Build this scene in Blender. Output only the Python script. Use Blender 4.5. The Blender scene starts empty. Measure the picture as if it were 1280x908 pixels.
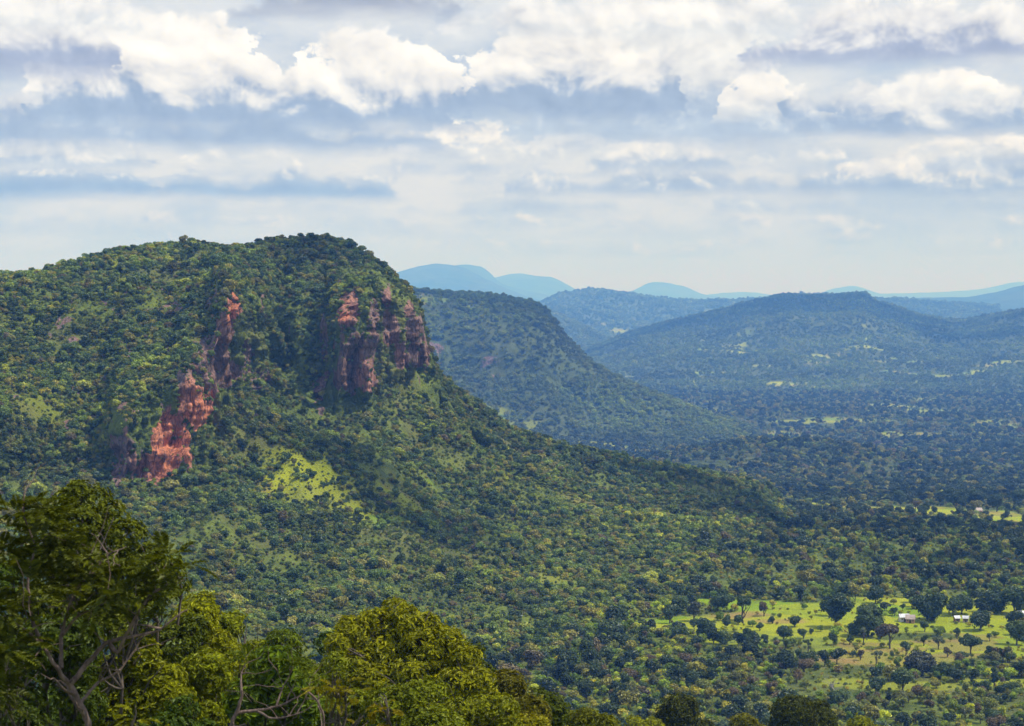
import bpy, math, random
import numpy as np
from mathutils import Vector

SC = bpy.context.scene
COL = SC.collection
R = math.radians
F = 2500.0            # pixels of focal length for a 1280 px wide picture

# ------------------------------------------------------------------ camera
cam_d = bpy.data.cameras.new('camera')
cam = bpy.data.objects.new('camera', cam_d)
COL.objects.link(cam)
cam.location = (0, 0, 0)
cam.rotation_euler = (R(90), 0, 0)
cam_d.sensor_width = 36.0
cam_d.lens = 36.0 * F / 1280.0
cam_d.shift_y = -(454 - 372) / 1280.0
cam_d.clip_start = 1.0
cam_d.clip_end = 200000.0
cam_d.dof.use_dof = True
cam_d.dof.focus_distance = 500.0
cam_d.dof.aperture_fstop = 2.8
SC.camera = cam
SC.view_settings.view_transform = 'Standard'
SC.view_settings.look = 'None'
SC.view_settings.exposure = 0.0
SC.view_settings.gamma = 1.0
SC.cycles.use_denoising = True
SC.cycles.max_bounces = 5
SC.cycles.diffuse_bounces = 2
SC.cycles.glossy_bounces = 1
SC.cycles.transmission_bounces = 2
SC.cycles.transparent_max_bounces = 8
SC.cycles.volume_bounces = 0
SC.cycles.use_fast_gi = False

SUN_EL, SUN_AZ = 58.0, 100.0          # azimuth measured from +Y (straight ahead) to the right

# ------------------------------------------------------------------ node helpers
class NT:
    def __init__(s, tree): s.t = tree
    def n(s, kind, **kw):
        x = s.t.nodes.new(kind)
        for k, v in kw.items(): setattr(x, k, v)
        return x
    def put(s, sock, v):
        if hasattr(v, 'is_output'): s.t.links.new(v, sock)
        else: sock.default_value = v
    def m(s, op, a, b=0.0, c=0.0, clamp=False):
        x = s.n('ShaderNodeMath', operation=op, use_clamp=clamp)
        for i, v in enumerate((a, b, c)): s.put(x.inputs[i], v)
        return x.outputs[0]
    def vm(s, op, a, b=(0, 0, 0), scale=None):
        x = s.n('ShaderNodeVectorMath', operation=op)
        s.put(x.inputs[0], a); s.put(x.inputs[1], b)
        if scale is not None: s.put(x.inputs['Scale'], scale)
        return x.outputs[0]
    def mr(s, v, a, b, c=0.0, d=1.0, kind='SMOOTHSTEP'):
        x = s.n('ShaderNodeMapRange', interpolation_type=kind, clamp=True) if kind == 'LINEAR' else s.n('ShaderNodeMapRange', interpolation_type=kind)
        for i, q in enumerate((v, a, b, c, d)): s.put(x.inputs[i], q)
        return x.outputs[0]
    def mix(s, f, a, b, blend='MIX'):
        x = s.n('ShaderNodeMix', data_type='RGBA', blend_type=blend, clamp_factor=True)
        s.put(x.inputs[0], f)
        for i, q in ((6, a), (7, b)):
            if not hasattr(q, 'is_output') and len(q) == 3: q = tuple(q) + (1,)
            s.put(x.inputs[i], q)
        return x.outputs[2]
    def noise(s, vec, scale, detail=4, rough=.55, lac=2.0, dist=0.0):
        x = s.n('ShaderNodeTexNoise', noise_dimensions='3D')
        s.put(x.inputs['Vector'], vec)
        x.inputs['Scale'].default_value = scale; x.inputs['Detail'].default_value = detail
        x.inputs['Roughness'].default_value = rough; x.inputs['Lacunarity'].default_value = lac
        x.inputs['Distortion'].default_value = dist
        return x.outputs[0], x.outputs[1]
    def xyz(s, x, y, z):
        c = s.n('ShaderNodeCombineXYZ')
        for i, v in enumerate((x, y, z)): s.put(c.inputs[i], v)
        return c.outputs[0]

def srgb(r, g, b):
    f = lambda c: (c / 255 / 12.92) if c / 255 <= .04045 else ((c / 255 + .055) / 1.055) ** 2.4
    return (f(r), f(g), f(b), 1.0)

# ------------------------------------------------------------------ world: Nishita sky with a broken cumulus deck
world = bpy.data.worlds.new('World'); SC.world = world; world.use_nodes = True
wt = world.node_tree; wt.nodes.clear(); W = NT(wt)
BG = 0.1

def row_group():
    """one rank of cumulus at one distance: flat grey bases, billowing sunlit tops; angles in units of 1/2500 rad"""
    g = bpy.data.node_groups.new('cumulus_rank', 'ShaderNodeTree'); it = g.interface
    for nm in ('N', 'EM', 'NB', 'V', 'base', 'amp', 'soft', 'H', 't0', 't1', 'opac', 'under'):
        it.new_socket(nm, in_out='INPUT', socket_type='NodeSocketFloat')
    for nm in ('Top', 'Bottom', 'Prev'): it.new_socket(nm, in_out='INPUT', socket_type='NodeSocketColor')
    it.new_socket('Color', in_out='OUTPUT', socket_type='NodeSocketColor')
    G = NT(g); i = G.n('NodeGroupInput').outputs; o = G.n('NodeGroupOutput')
    t = G.m('SUBTRACT', i['V'], i['base'])
    N = G.m('MULTIPLY', i['N'], i['amp'])
    ins = G.m('SUBTRACT', G.m('ADD', i['H'], N), t)
    at = G.mr(ins, 0.0, i['soft'])
    tb = G.m('ADD', t, G.m('MULTIPLY', i['NB'], G.m('MULTIPLY', i['under'], 2.8)))
    ab = G.mr(tb, G.m('MULTIPLY', i['under'], -1.6), G.m('MULTIPLY', i['under'], .9))
    a = G.m('MULTIPLY', G.m('MULTIPLY', at, ab), i['opac'])
    q = G.m('ADD', tb, G.m('ADD', G.m('MULTIPLY', N, .55), G.m('MULTIPLY', i['EM'], G.m('MULTIPLY', i['amp'], .9))))
    span = G.m('SUBTRACT', i['t1'], i['t0'])
    s1 = G.mr(q, G.m('SUBTRACT', i['t0'], G.m('MULTIPLY', span, .2)), i['t1']); s2 = G.mr(q, i['t0'], G.m('ADD', i['t1'], G.m('MULTIPLY', span, 1.3)))
    mid = G.mix(.62, i['Bottom'], i['Top'])
    c = G.mix(s2, G.mix(s1, i['Bottom'], mid), i['Top'])
    c = G.vm('SCALE', c, scale=G.m('ADD', 1.0, G.m('MULTIPLY', i['EM'], .95)))
    G.put(o.inputs[0], G.mix(a, i['Prev'], c))
    return g

WHITE, CREAM, MIST = (255, 255, 254), (245, 246, 246), (228, 234, 240)
GREY, BLUE_, DARK, PALE = (164, 180, 204), (148, 170, 203), (130, 137, 152), (184, 199, 220)
CUMULI = [  # far ranks first: base, -, amplitude, edge softness, under-edge, dark below, white above, opacity, top, bottom, masses (place, half width, height)
 (316, 0, 22, 16, 6, 2, 18, .55, MIST, PALE, [(150, 260, 10), (760, 200, 12), (1150, 160, 8)]),
 (304, 0, 40, 14, 7, 2, 16, .6, (240, 243, 245), PALE, [(640, 1200, 5)]),
 (278, 0, 46, 14, 8, 2, 20, .75, (243, 245, 246), PALE, [(640, 1200, 7)]),
 (290, 0, 30, 20, 8, 4, 26, .65, MIST, PALE, [(60, 200, 14), (480, 160, 12), (820, 120, 16), (1130, 160, 14)]),
 (262, 0, 36, 22, 9, 6, 34, .75, MIST, PALE, [(300, 170, 10), (640, 150, 18), (960, 120, 24), (1230, 100, 18)]),
 (246, 0, 30, 22, 8, 26, 48, .9, (234, 238, 242), BLUE_, [(90, 150, 36), (330, 190, 34), (240, 60, 20)]),
 (240, 0, 40, 24, 9, 8, 32, .85, (246, 247, 247), GREY, [(1180, 130, 70), (1000, 90, 34), (860, 90, 40), (730, 90, 26)]),
 (212, 0, 40, 24, 9, 6, 28, .85, (248, 248, 248), PALE, [(100, 90, 40), (560, 130, 20), (1230, 80, 40), (820, 120, 44)]),
 (226, 0, 56, 14, 8, 3, 24, .85, (248, 249, 248), PALE, [(640, 1200, 7)]),
 (192, 0, 36, 16, 7, 2, 14, .95, (253, 253, 251), MIST, [(600, 95, 42), (500, 60, 28), (745, 110, 30), (110, 70, 36)]),
 (200, 0, 36, 20, 8, 2, 18, .85, (252, 252, 251), MIST, [(1200, 90, 44), (1000, 60, 20), (300, 80, 12)]),
 (182, 0, 40, 26, 12, 26, 60, .95, (238, 240, 243), GREY, [(260, 190, 40), (60, 130, 70), (480, 110, 24)]),
 (168, 0, 56, 24, 9, 16, 46, .95, (248, 249, 249), GREY, [(1000, 110, 58), (1170, 120, 84), (1290, 60, 70), (880, 90, 130)]),
 (172, 0, 70, 40, 20, 30, 70, .85, (246, 248, 249), PALE, [(840, 120, 200), (730, 70, 110), (920, 80, 120)]),
 (156, 0, 56, 18, 10, 22, 46, 1., WHITE, GREY, [(205, 140, 150), (110, 70, 84), (460, 120, 116), (345, 60, 56)]),
 (142, 0, 52, 18, 10, 26, 50, 1., (253, 253, 252), GREY, [(690, 120, 116), (620, 60, 70), (790, 70, 84)]),
 (146, 0, 34, 11, 8, 2, 16, .95, WHITE, MIST, [(968, 58, 54)]),
 (128, 0, 30, 11, 8, 2, 16, .95, WHITE, MIST, [(1212, 46, 42)]),
 (78, 0, 60, 24, 12, 10, 38, .95, (252, 252, 251), (172, 180, 202), [(1090, 150, 78), (1250, 100, 66)]),
 (96, 0, 36, 30, 12, 20, 44, .95, (252, 252, 251), (168, 177, 200), [(20, 120, 100), (60, 100, 96)]),
 (40, 0, 50, 34, 14, 0, 20, .85, (252, 252, 252), MIST, [(60, 160, 60), (860, 180, 60), (640, 100, 40)]),
 (14, 0, 60, 40, 16, 30, 80, .8, (205, 210, 220), (146, 152, 168), [(450, 150, 50)]),
]
def build_world():
    d = W.n('ShaderNodeTexCoord').outputs['Generated']
    sep = W.n('ShaderNodeSeparateXYZ'); W.put(sep.inputs[0], d)
    x, y, z = sep.outputs
    u = W.m('MULTIPLY', W.m('ARCTAN2', x, y), 2500.0)
    v = W.m('MULTIPLY', W.m('ARCSINE', z), 2500.0)
    sky = W.n('ShaderNodeTexSky', sky_type='NISHITA')
    sky.sun_disc = False; sky.sun_elevation = R(SUN_EL); sky.sun_rotation = R(SUN_AZ)
    sky.altitude = 400; sky.air_density = 1.0; sky.dust_density = 1.5; sky.ozone_density = 1.0
    K = 1.0 / BG
    def cc(r, g, b, k=1.0):
        q = srgb(r, g, b); return (q[0] * K * k, q[1] * K * k, q[2] * K * k, 1.0)
    # veil behind everything
    nv, _ = W.noise(W.xyz(W.m('MULTIPLY', u, .0042), W.m('MULTIPLY', v, .011), 4.4), 1.0, 7, .58)
    nw, _ = W.noise(W.xyz(W.m('MULTIPLY', u, .0075), W.m('MULTIPLY', v, .0095), 8.4), 1.0, 8, .58)
    col = W.mix(W.mr(nv, .34, .64), cc(192, 206, 226), cc(236, 240, 244))
    col = W.mix(W.m('MULTIPLY', W.mr(nw, .5, .68), .6), col, cc(240, 243, 245))
    col = W.mix(.12, col, sky.outputs[0])
    low = W.mr(v, 5.0, 150.0)
    col = W.mix(low, cc(208, 227, 245), col)
    grp = row_group()
    nq, _ = W.noise(W.xyz(W.m('MULTIPLY', u, .012), W.m('MULTIPLY', v, .016), 1.7), 1.0, 5, .6)
    uw = W.m('ADD', u, W.m('MULTIPLY', W.m('SUBTRACT', nq, .5), 260.0))
    def field(sc, seed):
        def nz(du, dv, det):
            n = W.n('ShaderNodeTexNoise', noise_dimensions='3D')
            W.put(n.inputs['Vector'], W.xyz(W.m('MULTIPLY_ADD', u, sc, du), W.m('MULTIPLY_ADD', v, sc * 1.15, dv), seed))
            n.inputs['Scale'].default_value = 1.0; n.inputs['Detail'].default_value = det; n.inputs['Roughness'].default_value = .58; n.inputs['Distortion'].default_value = .25
            return n.outputs[0]
        n1 = nz(0.0, 0.0, 8.0); n2 = nz(.10, .17, 4.0)
        return W.m('SUBTRACT', n1, .5), W.m('SUBTRACT', n1, n2)
    near_f, far_f = field(.0105, 2.3), field(.016, 9.1)
    NB, _ = W.noise(W.xyz(W.m('MULTIPLY', u, .008), W.m('MULTIPLY', v, .03), 6.6), 1.0, 5, .55); NB = W.m('SUBTRACT', NB, .5)
    for (by, scl, amp, soft, under, t0, t1, op, top, bot, masses) in CUMULI:
        H = None
        for (px, hw, ht) in masses:
            q = W.m('DIVIDE', W.m('SUBTRACT', uw, px - 640.0), float(hw)); q = W.m('MULTIPLY', W.m('MULTIPLY', q, q), W.m('MULTIPLY', q, q))
            g = W.m('MULTIPLY', W.m('EXPONENT', W.m('MULTIPLY', q, -.8)), ht + 30.0)
            H = g if H is None else W.m('MAXIMUM', H, g)
        H = W.m('SUBTRACT', H, 30.0); N_, EM_ = near_f if by < 185 else far_f
        b = W.n('ShaderNodeGroup'); b.node_tree = grp
        for k, q in dict(N=N_, EM=EM_, NB=NB, V=v, base=372.0 - by, amp=amp * 2.0, soft=soft * .95, H=H, t0=t0, t1=t1, opac=op, under=under, Top=cc(*top, 1.0), Bottom=cc(*bot), Prev=col).items(): W.put(b.inputs[k], q)
        col = b.outputs[0]
    # overhead and all round, out of the frame: more of the same broken deck
    nr, _ = W.noise(d, 4.0, 6, .6)
    rest = W.mix(W.mr(nr, .44, .58), cc(160, 190, 240), cc(240, 246, 255, 1.15))
    side = W.m('MULTIPLY', W.mr(W.m('ABSOLUTE', u), 900.0, 1300.0), low)
    col = W.mix(W.m('MAXIMUM', W.mr(v, 400.0, 560.0), side), col, rest)
    col = W.mix(W.mr(v, -12.0, 0.0), cc(120, 140, 150), col)
    bg = W.n('ShaderNodeBackground'); W.put(bg.inputs[0], col); bg.inputs[1].default_value = BG
    out = W.n('ShaderNodeOutputWorld'); wt.links.new(bg.outputs[0], out.inputs[0])
build_world()

sun_d = bpy.data.lights.new('sun', 'SUN'); sun = bpy.data.objects.new('sun', sun_d); COL.objects.link(sun)
sun_d.energy = 5.0; sun_d.angle = R(0.5); sun_d.color = (1.0, .97, .91)
sd = Vector((math.cos(R(SUN_EL)) * math.sin(R(SUN_AZ)), math.cos(R(SUN_EL)) * math.cos(R(SUN_AZ)), math.sin(R(SUN_EL))))
sun.rotation_euler = sd.to_track_quat('Z', 'Y').to_euler()
sun.location = sd * 3000

# ------------------------------------------------------------------ numpy noise
RNG = np.random.default_rng(7)
random.seed(7)
_PERM = np.random.default_rng(3).permutation(4096).astype(np.int64)
_GR = np.random.default_rng(4).normal(size=(4096, 3)); _GR /= np.linalg.norm(_GR, axis=1)[:, None]
def gnoise(p):
    p = np.asarray(p, float); i = np.floor(p).astype(np.int64); f = p - i
    w = f * f * f * (f * (f * 6 - 15) + 10); r = 0
    for a in (0, 1):
        for b in (0, 1):
            for c in (0, 1):
                h = _PERM[(_PERM[(_PERM[(i[:, 0] + a) & 4095] + i[:, 1] + b) & 4095] + i[:, 2] + c) & 4095]
                g = _GR[h]
                dt = g[:, 0] * (f[:, 0] - a) + g[:, 1] * (f[:, 1] - b) + g[:, 2] * (f[:, 2] - c)
                r = r + dt * (w[:, 0] if a else 1 - w[:, 0]) * (w[:, 1] if b else 1 - w[:, 1]) * (w[:, 2] if c else 1 - w[:, 2])
    return r * 1.6
def fbm(p, oct=4, gain=.5):
    p = np.asarray(p, float); r = 0; a = 1.0
    for k in range(oct):
        r = r + a * gnoise(p + 17.3 * k); p = p * 2.03; a *= gain
    return r
def sstep(x, a, b):
    t = np.clip((np.asarray(x, float) - a) / (b - a), 0, 1); return t * t * (3 - 2 * t)
def pchip(xs, ys, x):
    """monotone cubic through (xs, ys[k, ...]) at x"""
    xs = np.asarray(xs, float); ys = np.asarray(ys, float); x = np.asarray(x, float)
    h = np.diff(xs); sh = (-1,) + (1,) * (ys.ndim - 1)
    dl = np.diff(ys, axis=0) / h.reshape(sh)
    m = np.zeros_like(ys); m[0] = dl[0]; m[-1] = dl[-1]
    s = dl[:-1] * dl[1:]
    with np.errstate(divide='ignore', invalid='ignore'):
        hm = 2 * s / (dl[:-1] + dl[1:])
    m[1:-1] = np.where(s > 0, hm, 0)
    k = np.clip(np.searchsorted(xs, x) - 1, 0, len(xs) - 2)
    t = ((x - xs[k]) / h[k]).reshape((-1,) + (1,) * (ys.ndim - 1)); hk = h[k].reshape(t.shape)
    return ((1 + 2 * t) * (1 - t) ** 2 * ys[k] + t * (1 - t) ** 2 * hk * m[k] + t * t * (3 - 2 * t) * ys[k + 1] + t * t * (t - 1) * hk * m[k + 1])

# ------------------------------------------------------------------ mesh helpers
def mesh_np(name, V, Q, mats=(), attrs=None, smooth=True, fmat=None):
    me = bpy.data.meshes.new(name)
    V = np.asarray(V, np.float32); Q = np.asarray(Q, np.int32)
    k = Q.shape[1] if len(Q) else 4
    me.vertices.add(len(V)); me.vertices.foreach_set('co', V.ravel())
    if len(Q):
        me.loops.add(Q.size); me.loops.foreach_set('vertex_index', Q.ravel())
        me.polygons.add(len(Q)); me.polygons.foreach_set('loop_start', np.arange(0, Q.size, k, dtype=np.int32))
        me.polygons.foreach_set('use_smooth', np.full(len(Q), smooth))
        if fmat is not None: me.polygons.foreach_set('material_index', np.asarray(fmat, np.int32))
    for m in mats: me.materials.append(m)
    for nm, (typ, val) in (attrs or {}).items():
        a = me.attributes.new(nm, typ, 'POINT')
        a.data.foreach_set('vector' if typ == 'FLOAT_VECTOR' else 'value', np.ascontiguousarray(val, np.int32 if typ == 'INT' else np.float32).ravel())
    me.update(calc_edges=True)
    return me
def put(name, me, parent=None, **props):
    o = bpy.data.objects.new(name, me); COL.objects.link(o)
    if parent is not None: o.parent = parent
    for k, v in props.items(): o[k] = v
    return o
def grid_quads(nr, nc):
    i = np.arange(nr * nc).reshape(nr, nc)
    return np.stack([i[:-1, :-1], i[:-1, 1:], i[1:, 1:], i[1:, :-1]], -1).reshape(-1, 4)

# ------------------------------------------------------------------ materials
def mat(name):
    m = bpy.data.materials.new(name); m.use_nodes = True; m.node_tree.nodes.clear()
    return m, NT(m.node_tree)
def finish(T, shader):
    o = T.n('ShaderNodeOutputMaterial'); T.t.links.new(shader, o.inputs[0])
def leaf_material(name, source, transl=.3, gloss=.05, vary=.55):
    m, T = mat(name)
    if source == 'instance':
        a = T.n('ShaderNodeAttribute', attribute_type='INSTANCER', attribute_name='tint'); base = a.outputs['Vector']
    else:
        base = T.n('ShaderNodeObjectInfo').outputs['Color']
    isl = T.n('ShaderNodeNewGeometry').outputs['Random Per Island']
    k = T.m('ADD', 1 - vary / 2, T.m('MULTIPLY', isl, vary))
    colr = T.vm('SCALE', base, scale=k)
    warm = T.vm('MULTIPLY', colr, (1.25, 1.12, .55))
    c2 = T.mix(T.mr(isl, .55, 1.0, 0, .5), colr, warm)
    df = T.n('ShaderNodeBsdfDiffuse'); T.put(df.inputs[0], c2)
    tr = T.n('ShaderNodeBsdfTranslucent'); T.put(tr.inputs[0], T.vm('MULTIPLY', c2, (1.5, 1.35, .5)))
    mx = T.n('ShaderNodeMixShader'); mx.inputs[0].default_value = transl
    T.t.links.new(df.outputs[0], mx.inputs[1]); T.t.links.new(tr.outputs[0], mx.inputs[2])
    res = mx.outputs[0]
    if gloss:
        gl = T.n('ShaderNodeBsdfGlossy'); gl.inputs['Roughness'].default_value = .45; gl.inputs[0].default_value = (.8, .85, .8, 1)
        m2 = T.n('ShaderNodeMixShader'); m2.inputs[0].default_value = gloss
        T.t.links.new(res, m2.inputs[1]); T.t.links.new(gl.outputs[0], m2.inputs[2]); res = m2.outputs[0]
    finish(T, res)
    return m
def bark_material(name, c1, c2):
    m, T = mat(name)
    p = T.n('ShaderNodeTexCoord').outputs['Object']
    n, _ = T.noise(T.vm('MULTIPLY', p, (1, 1, .35)), 9.0, 5, .65)
    b = T.n('ShaderNodeBsdfPrincipled'); b.inputs['Roughness'].default_value = .9
    T.put(b.inputs['Base Color'], T.mix(T.mr(n, .35, .68), c1, c2))
    bp = T.n('ShaderNodeBump'); bp.inputs['Strength'].default_value = .6; bp.inputs['Distance'].default_value = .05
    T.put(bp.inputs['Height'], n); T.t.links.new(bp.outputs[0], b.inputs['Normal'])
    finish(T, b.outputs[0]); return m

M_LEAF_I = leaf_material('leaf_forest', 'instance', .22, .03, .7)
M_LEAF_O = leaf_material('leaf_tree', 'object', .22, .03, .7)
M_LEAF_N = leaf_material('leaf_near', 'object', .27, .01, .9)
M_BARK = bark_material('bark_brown', (.045, .032, .022), (.11, .085, .06))
M_BARKP = bark_material('bark_pale', (.085, .052, .038), (.22, .15, .11))

def land_material(name, kind='near'):
    m, T = mat(name)
    P = T.n('ShaderNodeNewGeometry').outputs['Position']
    if kind == 'near': P = T.vm('SCALE', P, scale=2.0)
    a = lambda nm: T.n('ShaderNodeAttribute', attribute_type='GEOMETRY', attribute_name=nm).outputs['Fac']
    n1, _ = T.noise(P, .008, 5, .6); n2, _ = T.noise(P, .05, 5, .65); n3, _ = T.noise(P, .35, 4, .6)
    g = T.mix(T.mr(n2, .35, .65), (.075, .105, .018), (.17, .21, .024))
    if kind == 'near': g = T.mix(a('wood'), g, T.mix(T.mr(n2, .35, .65), (.04, .06, .018), (.085, .11, .026)))
    if kind == 'far': g = T.mix(T.mr(n2, .35, .65), (.045, .065, .02), (.085, .11, .028))
    g = T.mix(T.mr(n1, .45, .65, 0, .55 if kind == 'near' else .15), g, (.17, .15, .045))
    g = T.mix(T.mr(n3, .3, .7, 0, .45), g, (.05, .06, .02))
    # open grass and plots
    pv = T.n('ShaderNodeTexVoronoi', feature='F1'); pv.inputs['Scale'].default_value = 1.0; pv.inputs['Randomness'].default_value = .9
    T.put(pv.inputs['Vector'], T.vm('ADD', T.vm('MULTIPLY', P, (.016, .012, 0)), T.vm('SCALE', T.noise(P, .03, 3)[1], scale=.6)))
    rs = T.n('ShaderNodeSeparateXYZ'); T.put(rs.inputs[0], pv.outputs['Color'])
    plot = T.mix(T.mr(rs.outputs[0], .2, .55), (.21, .31, .008), (.34, .36, .008))
    plot = T.mix(T.mr(rs.outputs[1], .72, .8, 0, .6), plot, (.3, .2, .06))
    plot = T.mix(T.mr(n2, .48, .7, 0, .4), plot, (.11, .17, .02))
    plot = T.mix(T.mr(n3, .45, .75, 0, .25), plot, (.24, .21, .04))
    if kind == 'near': plot = T.mix(T.m('MULTIPLY', a('soil'), T.mr(n3, .25, .6, .55, .95)), plot, T.mix(T.mr(n2, .35, .65), (.34, .21, .085), (.27, .2, .04)))
    g = T.mix(a('grass'), g, plot)
    # sandstone
    st = T.vm('MULTIPLY', P, (.11, .11, .03))
    r1, _ = T.noise(st, 1.0, 6, .65); r2, _ = T.noise(P, .045, 5, .6); r3, _ = T.noise(T.vm('MULTIPLY', P, (.03, .03, .35)), 1.0, 4, .6)
    rock = T.mix(T.mr(r1, .35, .62), (.07, .05, .045), (.30, .17, .12))
    rock = T.mix(T.mr(r2, .4, .6, 0, .7), rock, (.23, .165, .14))
    rock = T.mix(T.mr(r3, .5, .72, 0, .2), rock, (.4, .2, .12))
    rock = T.mix(T.mr(a('red'), .2, .8, 0, .8), rock, T.mix(T.mr(r1, .3, .6), (.30, .11, .055), (.80, .27, .12)))  # the rock's own orange, brightened as painted sun on the left cliff
    r4, _ = T.noise(T.vm('MULTIPLY', P, (.4, .4, .09)), 1.0, 5, .65)
    rock = T.mix(T.mr(r4, .46, .34, 0, .75), rock, (.05, .035, .03)); rock = T.mix(T.mr(r4, .55, .7, 0, .4), rock, (.5, .32, .24))  # hollows of the fine noise painted dark as crevice shade
    ck = T.n('ShaderNodeTexVoronoi', feature='DISTANCE_TO_EDGE'); ck.inputs['Scale'].default_value = 1.0
    T.put(ck.inputs['Vector'], T.vm('ADD', T.vm('MULTIPLY', P, (.16, .16, .055)), T.vm('SCALE', T.noise(P, .12, 3)[1], scale=.9)))
    rock = T.mix(T.mr(ck.outputs['Distance'], .09, .01, 0, .55), rock, (.035, .025, .02))
    g = T.mix(T.mr(T.m('ADD', a('rock'), T.m('MULTIPLY', T.m('SUBTRACT', n3, .5), .5)), .4, .55), g, rock)
    b = T.n('ShaderNodeBsdfPrincipled'); b.inputs['Roughness'].default_value = .95
    b.inputs['Specular IOR Level'].default_value = .15
    T.put(b.inputs['Base Color'], g)
    bp = T.n('ShaderNodeBump'); bp.inputs['Strength'].default_value = .7; bp.inputs['Distance'].default_value = 3.0
    T.put(bp.inputs['Height'], T.m('ADD', r4, T.m('MULTIPLY', n3, .5))); T.t.links.new(bp.outputs[0], b.inputs['Normal'])
    finish(T, b.outputs[0]); return m
M_LAND = land_material('land'); M_LANDF = land_material('land_far', 'far')

def far_material(name):
    m, T = mat(name)
    P = T.n('ShaderNodeNewGeometry').outputs['Position']
    n1, _ = T.noise(P, .0016, 5, .6); n2, _ = T.noise(P, .02, 6, .7)
    g = T.mix(T.mr(n1, .4, .6), (.03, .045, .016), (.06, .075, .022))
    g = T.mix(T.mr(n2, .45, .75, 0, .5), g, (.12, .13, .04))
    b = T.n('ShaderNodeBsdfDiffuse'); T.put(b.inputs[0], g)
    bp = T.n('ShaderNodeBump'); bp.inputs['Strength'].default_value = .8; bp.inputs['Distance'].default_value = 12.0
    T.put(bp.inputs['Height'], n2); T.t.links.new(bp.outputs[0], b.inputs['Normal'])
    finish(T, b.outputs[0]); return m
M_FAR = far_material('far_land')

# ------------------------------------------------------------------ terrain
ZV = -250.0           # floor of the far plain
ZN = -125.0           # floor of the valley below the camera; between them the land falls away
NEAR = .5             # the escarpment's profile distances below are written in double metres
_FD, _FZ = [0, 1000, 1300, 1800, 2500, 3500, 4500, 90000], [ZN, ZN, -144, -178, -216, -249, ZV, ZV]
def floor_z(d): return pchip(_FD, np.array(_FZ, float), np.clip(d, 0, 89999))
def knoll(x, y, cx, cy, rx, ry, h):
    d = ((x - cx) / rx) ** 2 + ((y - cy) / ry) ** 2
    return h * np.exp(-d * 1.2)
def plain_z(x, y):
    x = np.asarray(x, float); y = np.asarray(y, float)
    d = np.hypot(x, y)
    p3 = np.stack([x / 420, y / 420, np.zeros_like(x)], -1)
    und = fbm(p3, 3) * 5 * sstep(d, 1500, 2600) + fbm(p3 * 5, 2) * .8
    z = floor_z(d) + und
    z = z + knoll(x, y, 379, 2600, 170, 200, 25) + knoll(x, y, 290, 2560, 200, 200, 9) + knoll(x, y, 560, 4150, 420, 200, 8)
    near = -2.0 - .232 * d + fbm(p3 * 12, 2) * .7
    k = 8.0                                           # smooth maximum of the camera's own slope and the valley
    return np.maximum(near, z) + k * np.exp(-np.abs(near - z) / k) * .35
def px_xy(px, D): return ((px - 640) / F * D, D)
def ground_at(px, py):
    """the place on the valley floor along one line of sight: x, y, z, distance"""
    v = (372 - py) / F; d = np.geomspace(300, 30000, 6000)
    x = (px - 640) / F * d; z = plain_z(x, d)
    ok = np.nonzero(z[:-1] - v * d[:-1] > 0)[0]
    below = np.nonzero((z > v * d) & (d > 480))[0]
    i = below[0] if len(below) else len(d) - 1
    return float(x[i]), float(d[i]), float(z[i]), float(d[i])
GRASS = [  # bright open ground: x, y, rx, ry, strength (metres)
    (120, 780, 75, 40, 1), (165, 785, 65, 48, 1), (210, 780, 95, 46, 1), (75, 820, 25, 11, 1), (150, 722, 45, 14, .7), (240, 735, 50, 20, .8), (195, 820, 30, 20, .9),
    (280, 845, 30, 12, .7), (165, 650, 30, 9, .7), (200, 630, 35, 10, .6), (125, 645, 30, 11, .6), (60, 690, 25, 9, .4),
    (92, 772, 48, 30, 1), (150, 700, 60, 20, .9), (110, 738, 45, 20, .9), (190, 715, 50, 24, .9),
    (1000, 4900, 60, 90, .5)]
for _g in ((1150, 640, 120, 8, 1), (1070, 636, 60, 6, .9), (1250, 650, 60, 9, 1), (1225, 644, 70, 7, 1), (1132, 571, 75, 6, .8), (1210, 566, 50, 5, .8), (1050, 555, 45, 4, .7), (983, 543, 30, 4, .7), (1140, 545, 50, 5, .7), (1035, 526, 70, 4, .7), (880, 600, 25, 5, .6),
           (879, 514, 30, 4, .7), (1130, 482, 34, 6, 1), (1040, 479, 50, 4, .8), (930, 484, 60, 4, .8), (985, 476, 30, 3, .8), (1090, 487, 60, 4, .8), (905, 478, 40, 4, .7), (1180, 515, 45, 4, .7), (1110, 508, 30, 3.5, .8), (1250, 530, 40, 5, .6), (1225, 552, 25, 4, .7)):
    _a, _b = ground_at(_g[0], _g[1] - _g[3]), ground_at(_g[0], _g[1] + _g[3]); _d = .5 * (_a[1] + _b[1])
    GRASS.append(((_g[0] - 640) / F * _d, _d, _g[2] / F * _d, abs(_a[1] - _b[1]) * .5 + 4, _g[4]))
SOIL = [ground_at(*q[:2])[:2] + (q[2] / F * 760, q[3], q[4]) for q in ((918, 769, 48, 9, 1), (1030, 826, 36, 10, 1), (1118, 812, 42, 5, .9), (1085, 806, 50, 5, .8), (1178, 802, 60, 3.5, .8), (975, 777, 40, 6, .8), (1190, 820, 44, 4, .7), (1066, 835, 40, 6, .8), (1240, 640, 30, 14, .6), (1150, 635, 40, 14, .6))]
def soil_at(x, y):
    w = fbm(np.stack([x / 16, y / 16, x * 0 + 3], -1), 3) * .5; g = np.zeros_like(x)
    for (cx, cy, rx, ry, s) in SOIL: g = np.maximum(g, s * (1 - sstep(np.sqrt(((x - cx) / rx) ** 2 + ((y - cy) / ry) ** 2) + w, .6, 1.15)))
    return g
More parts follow.
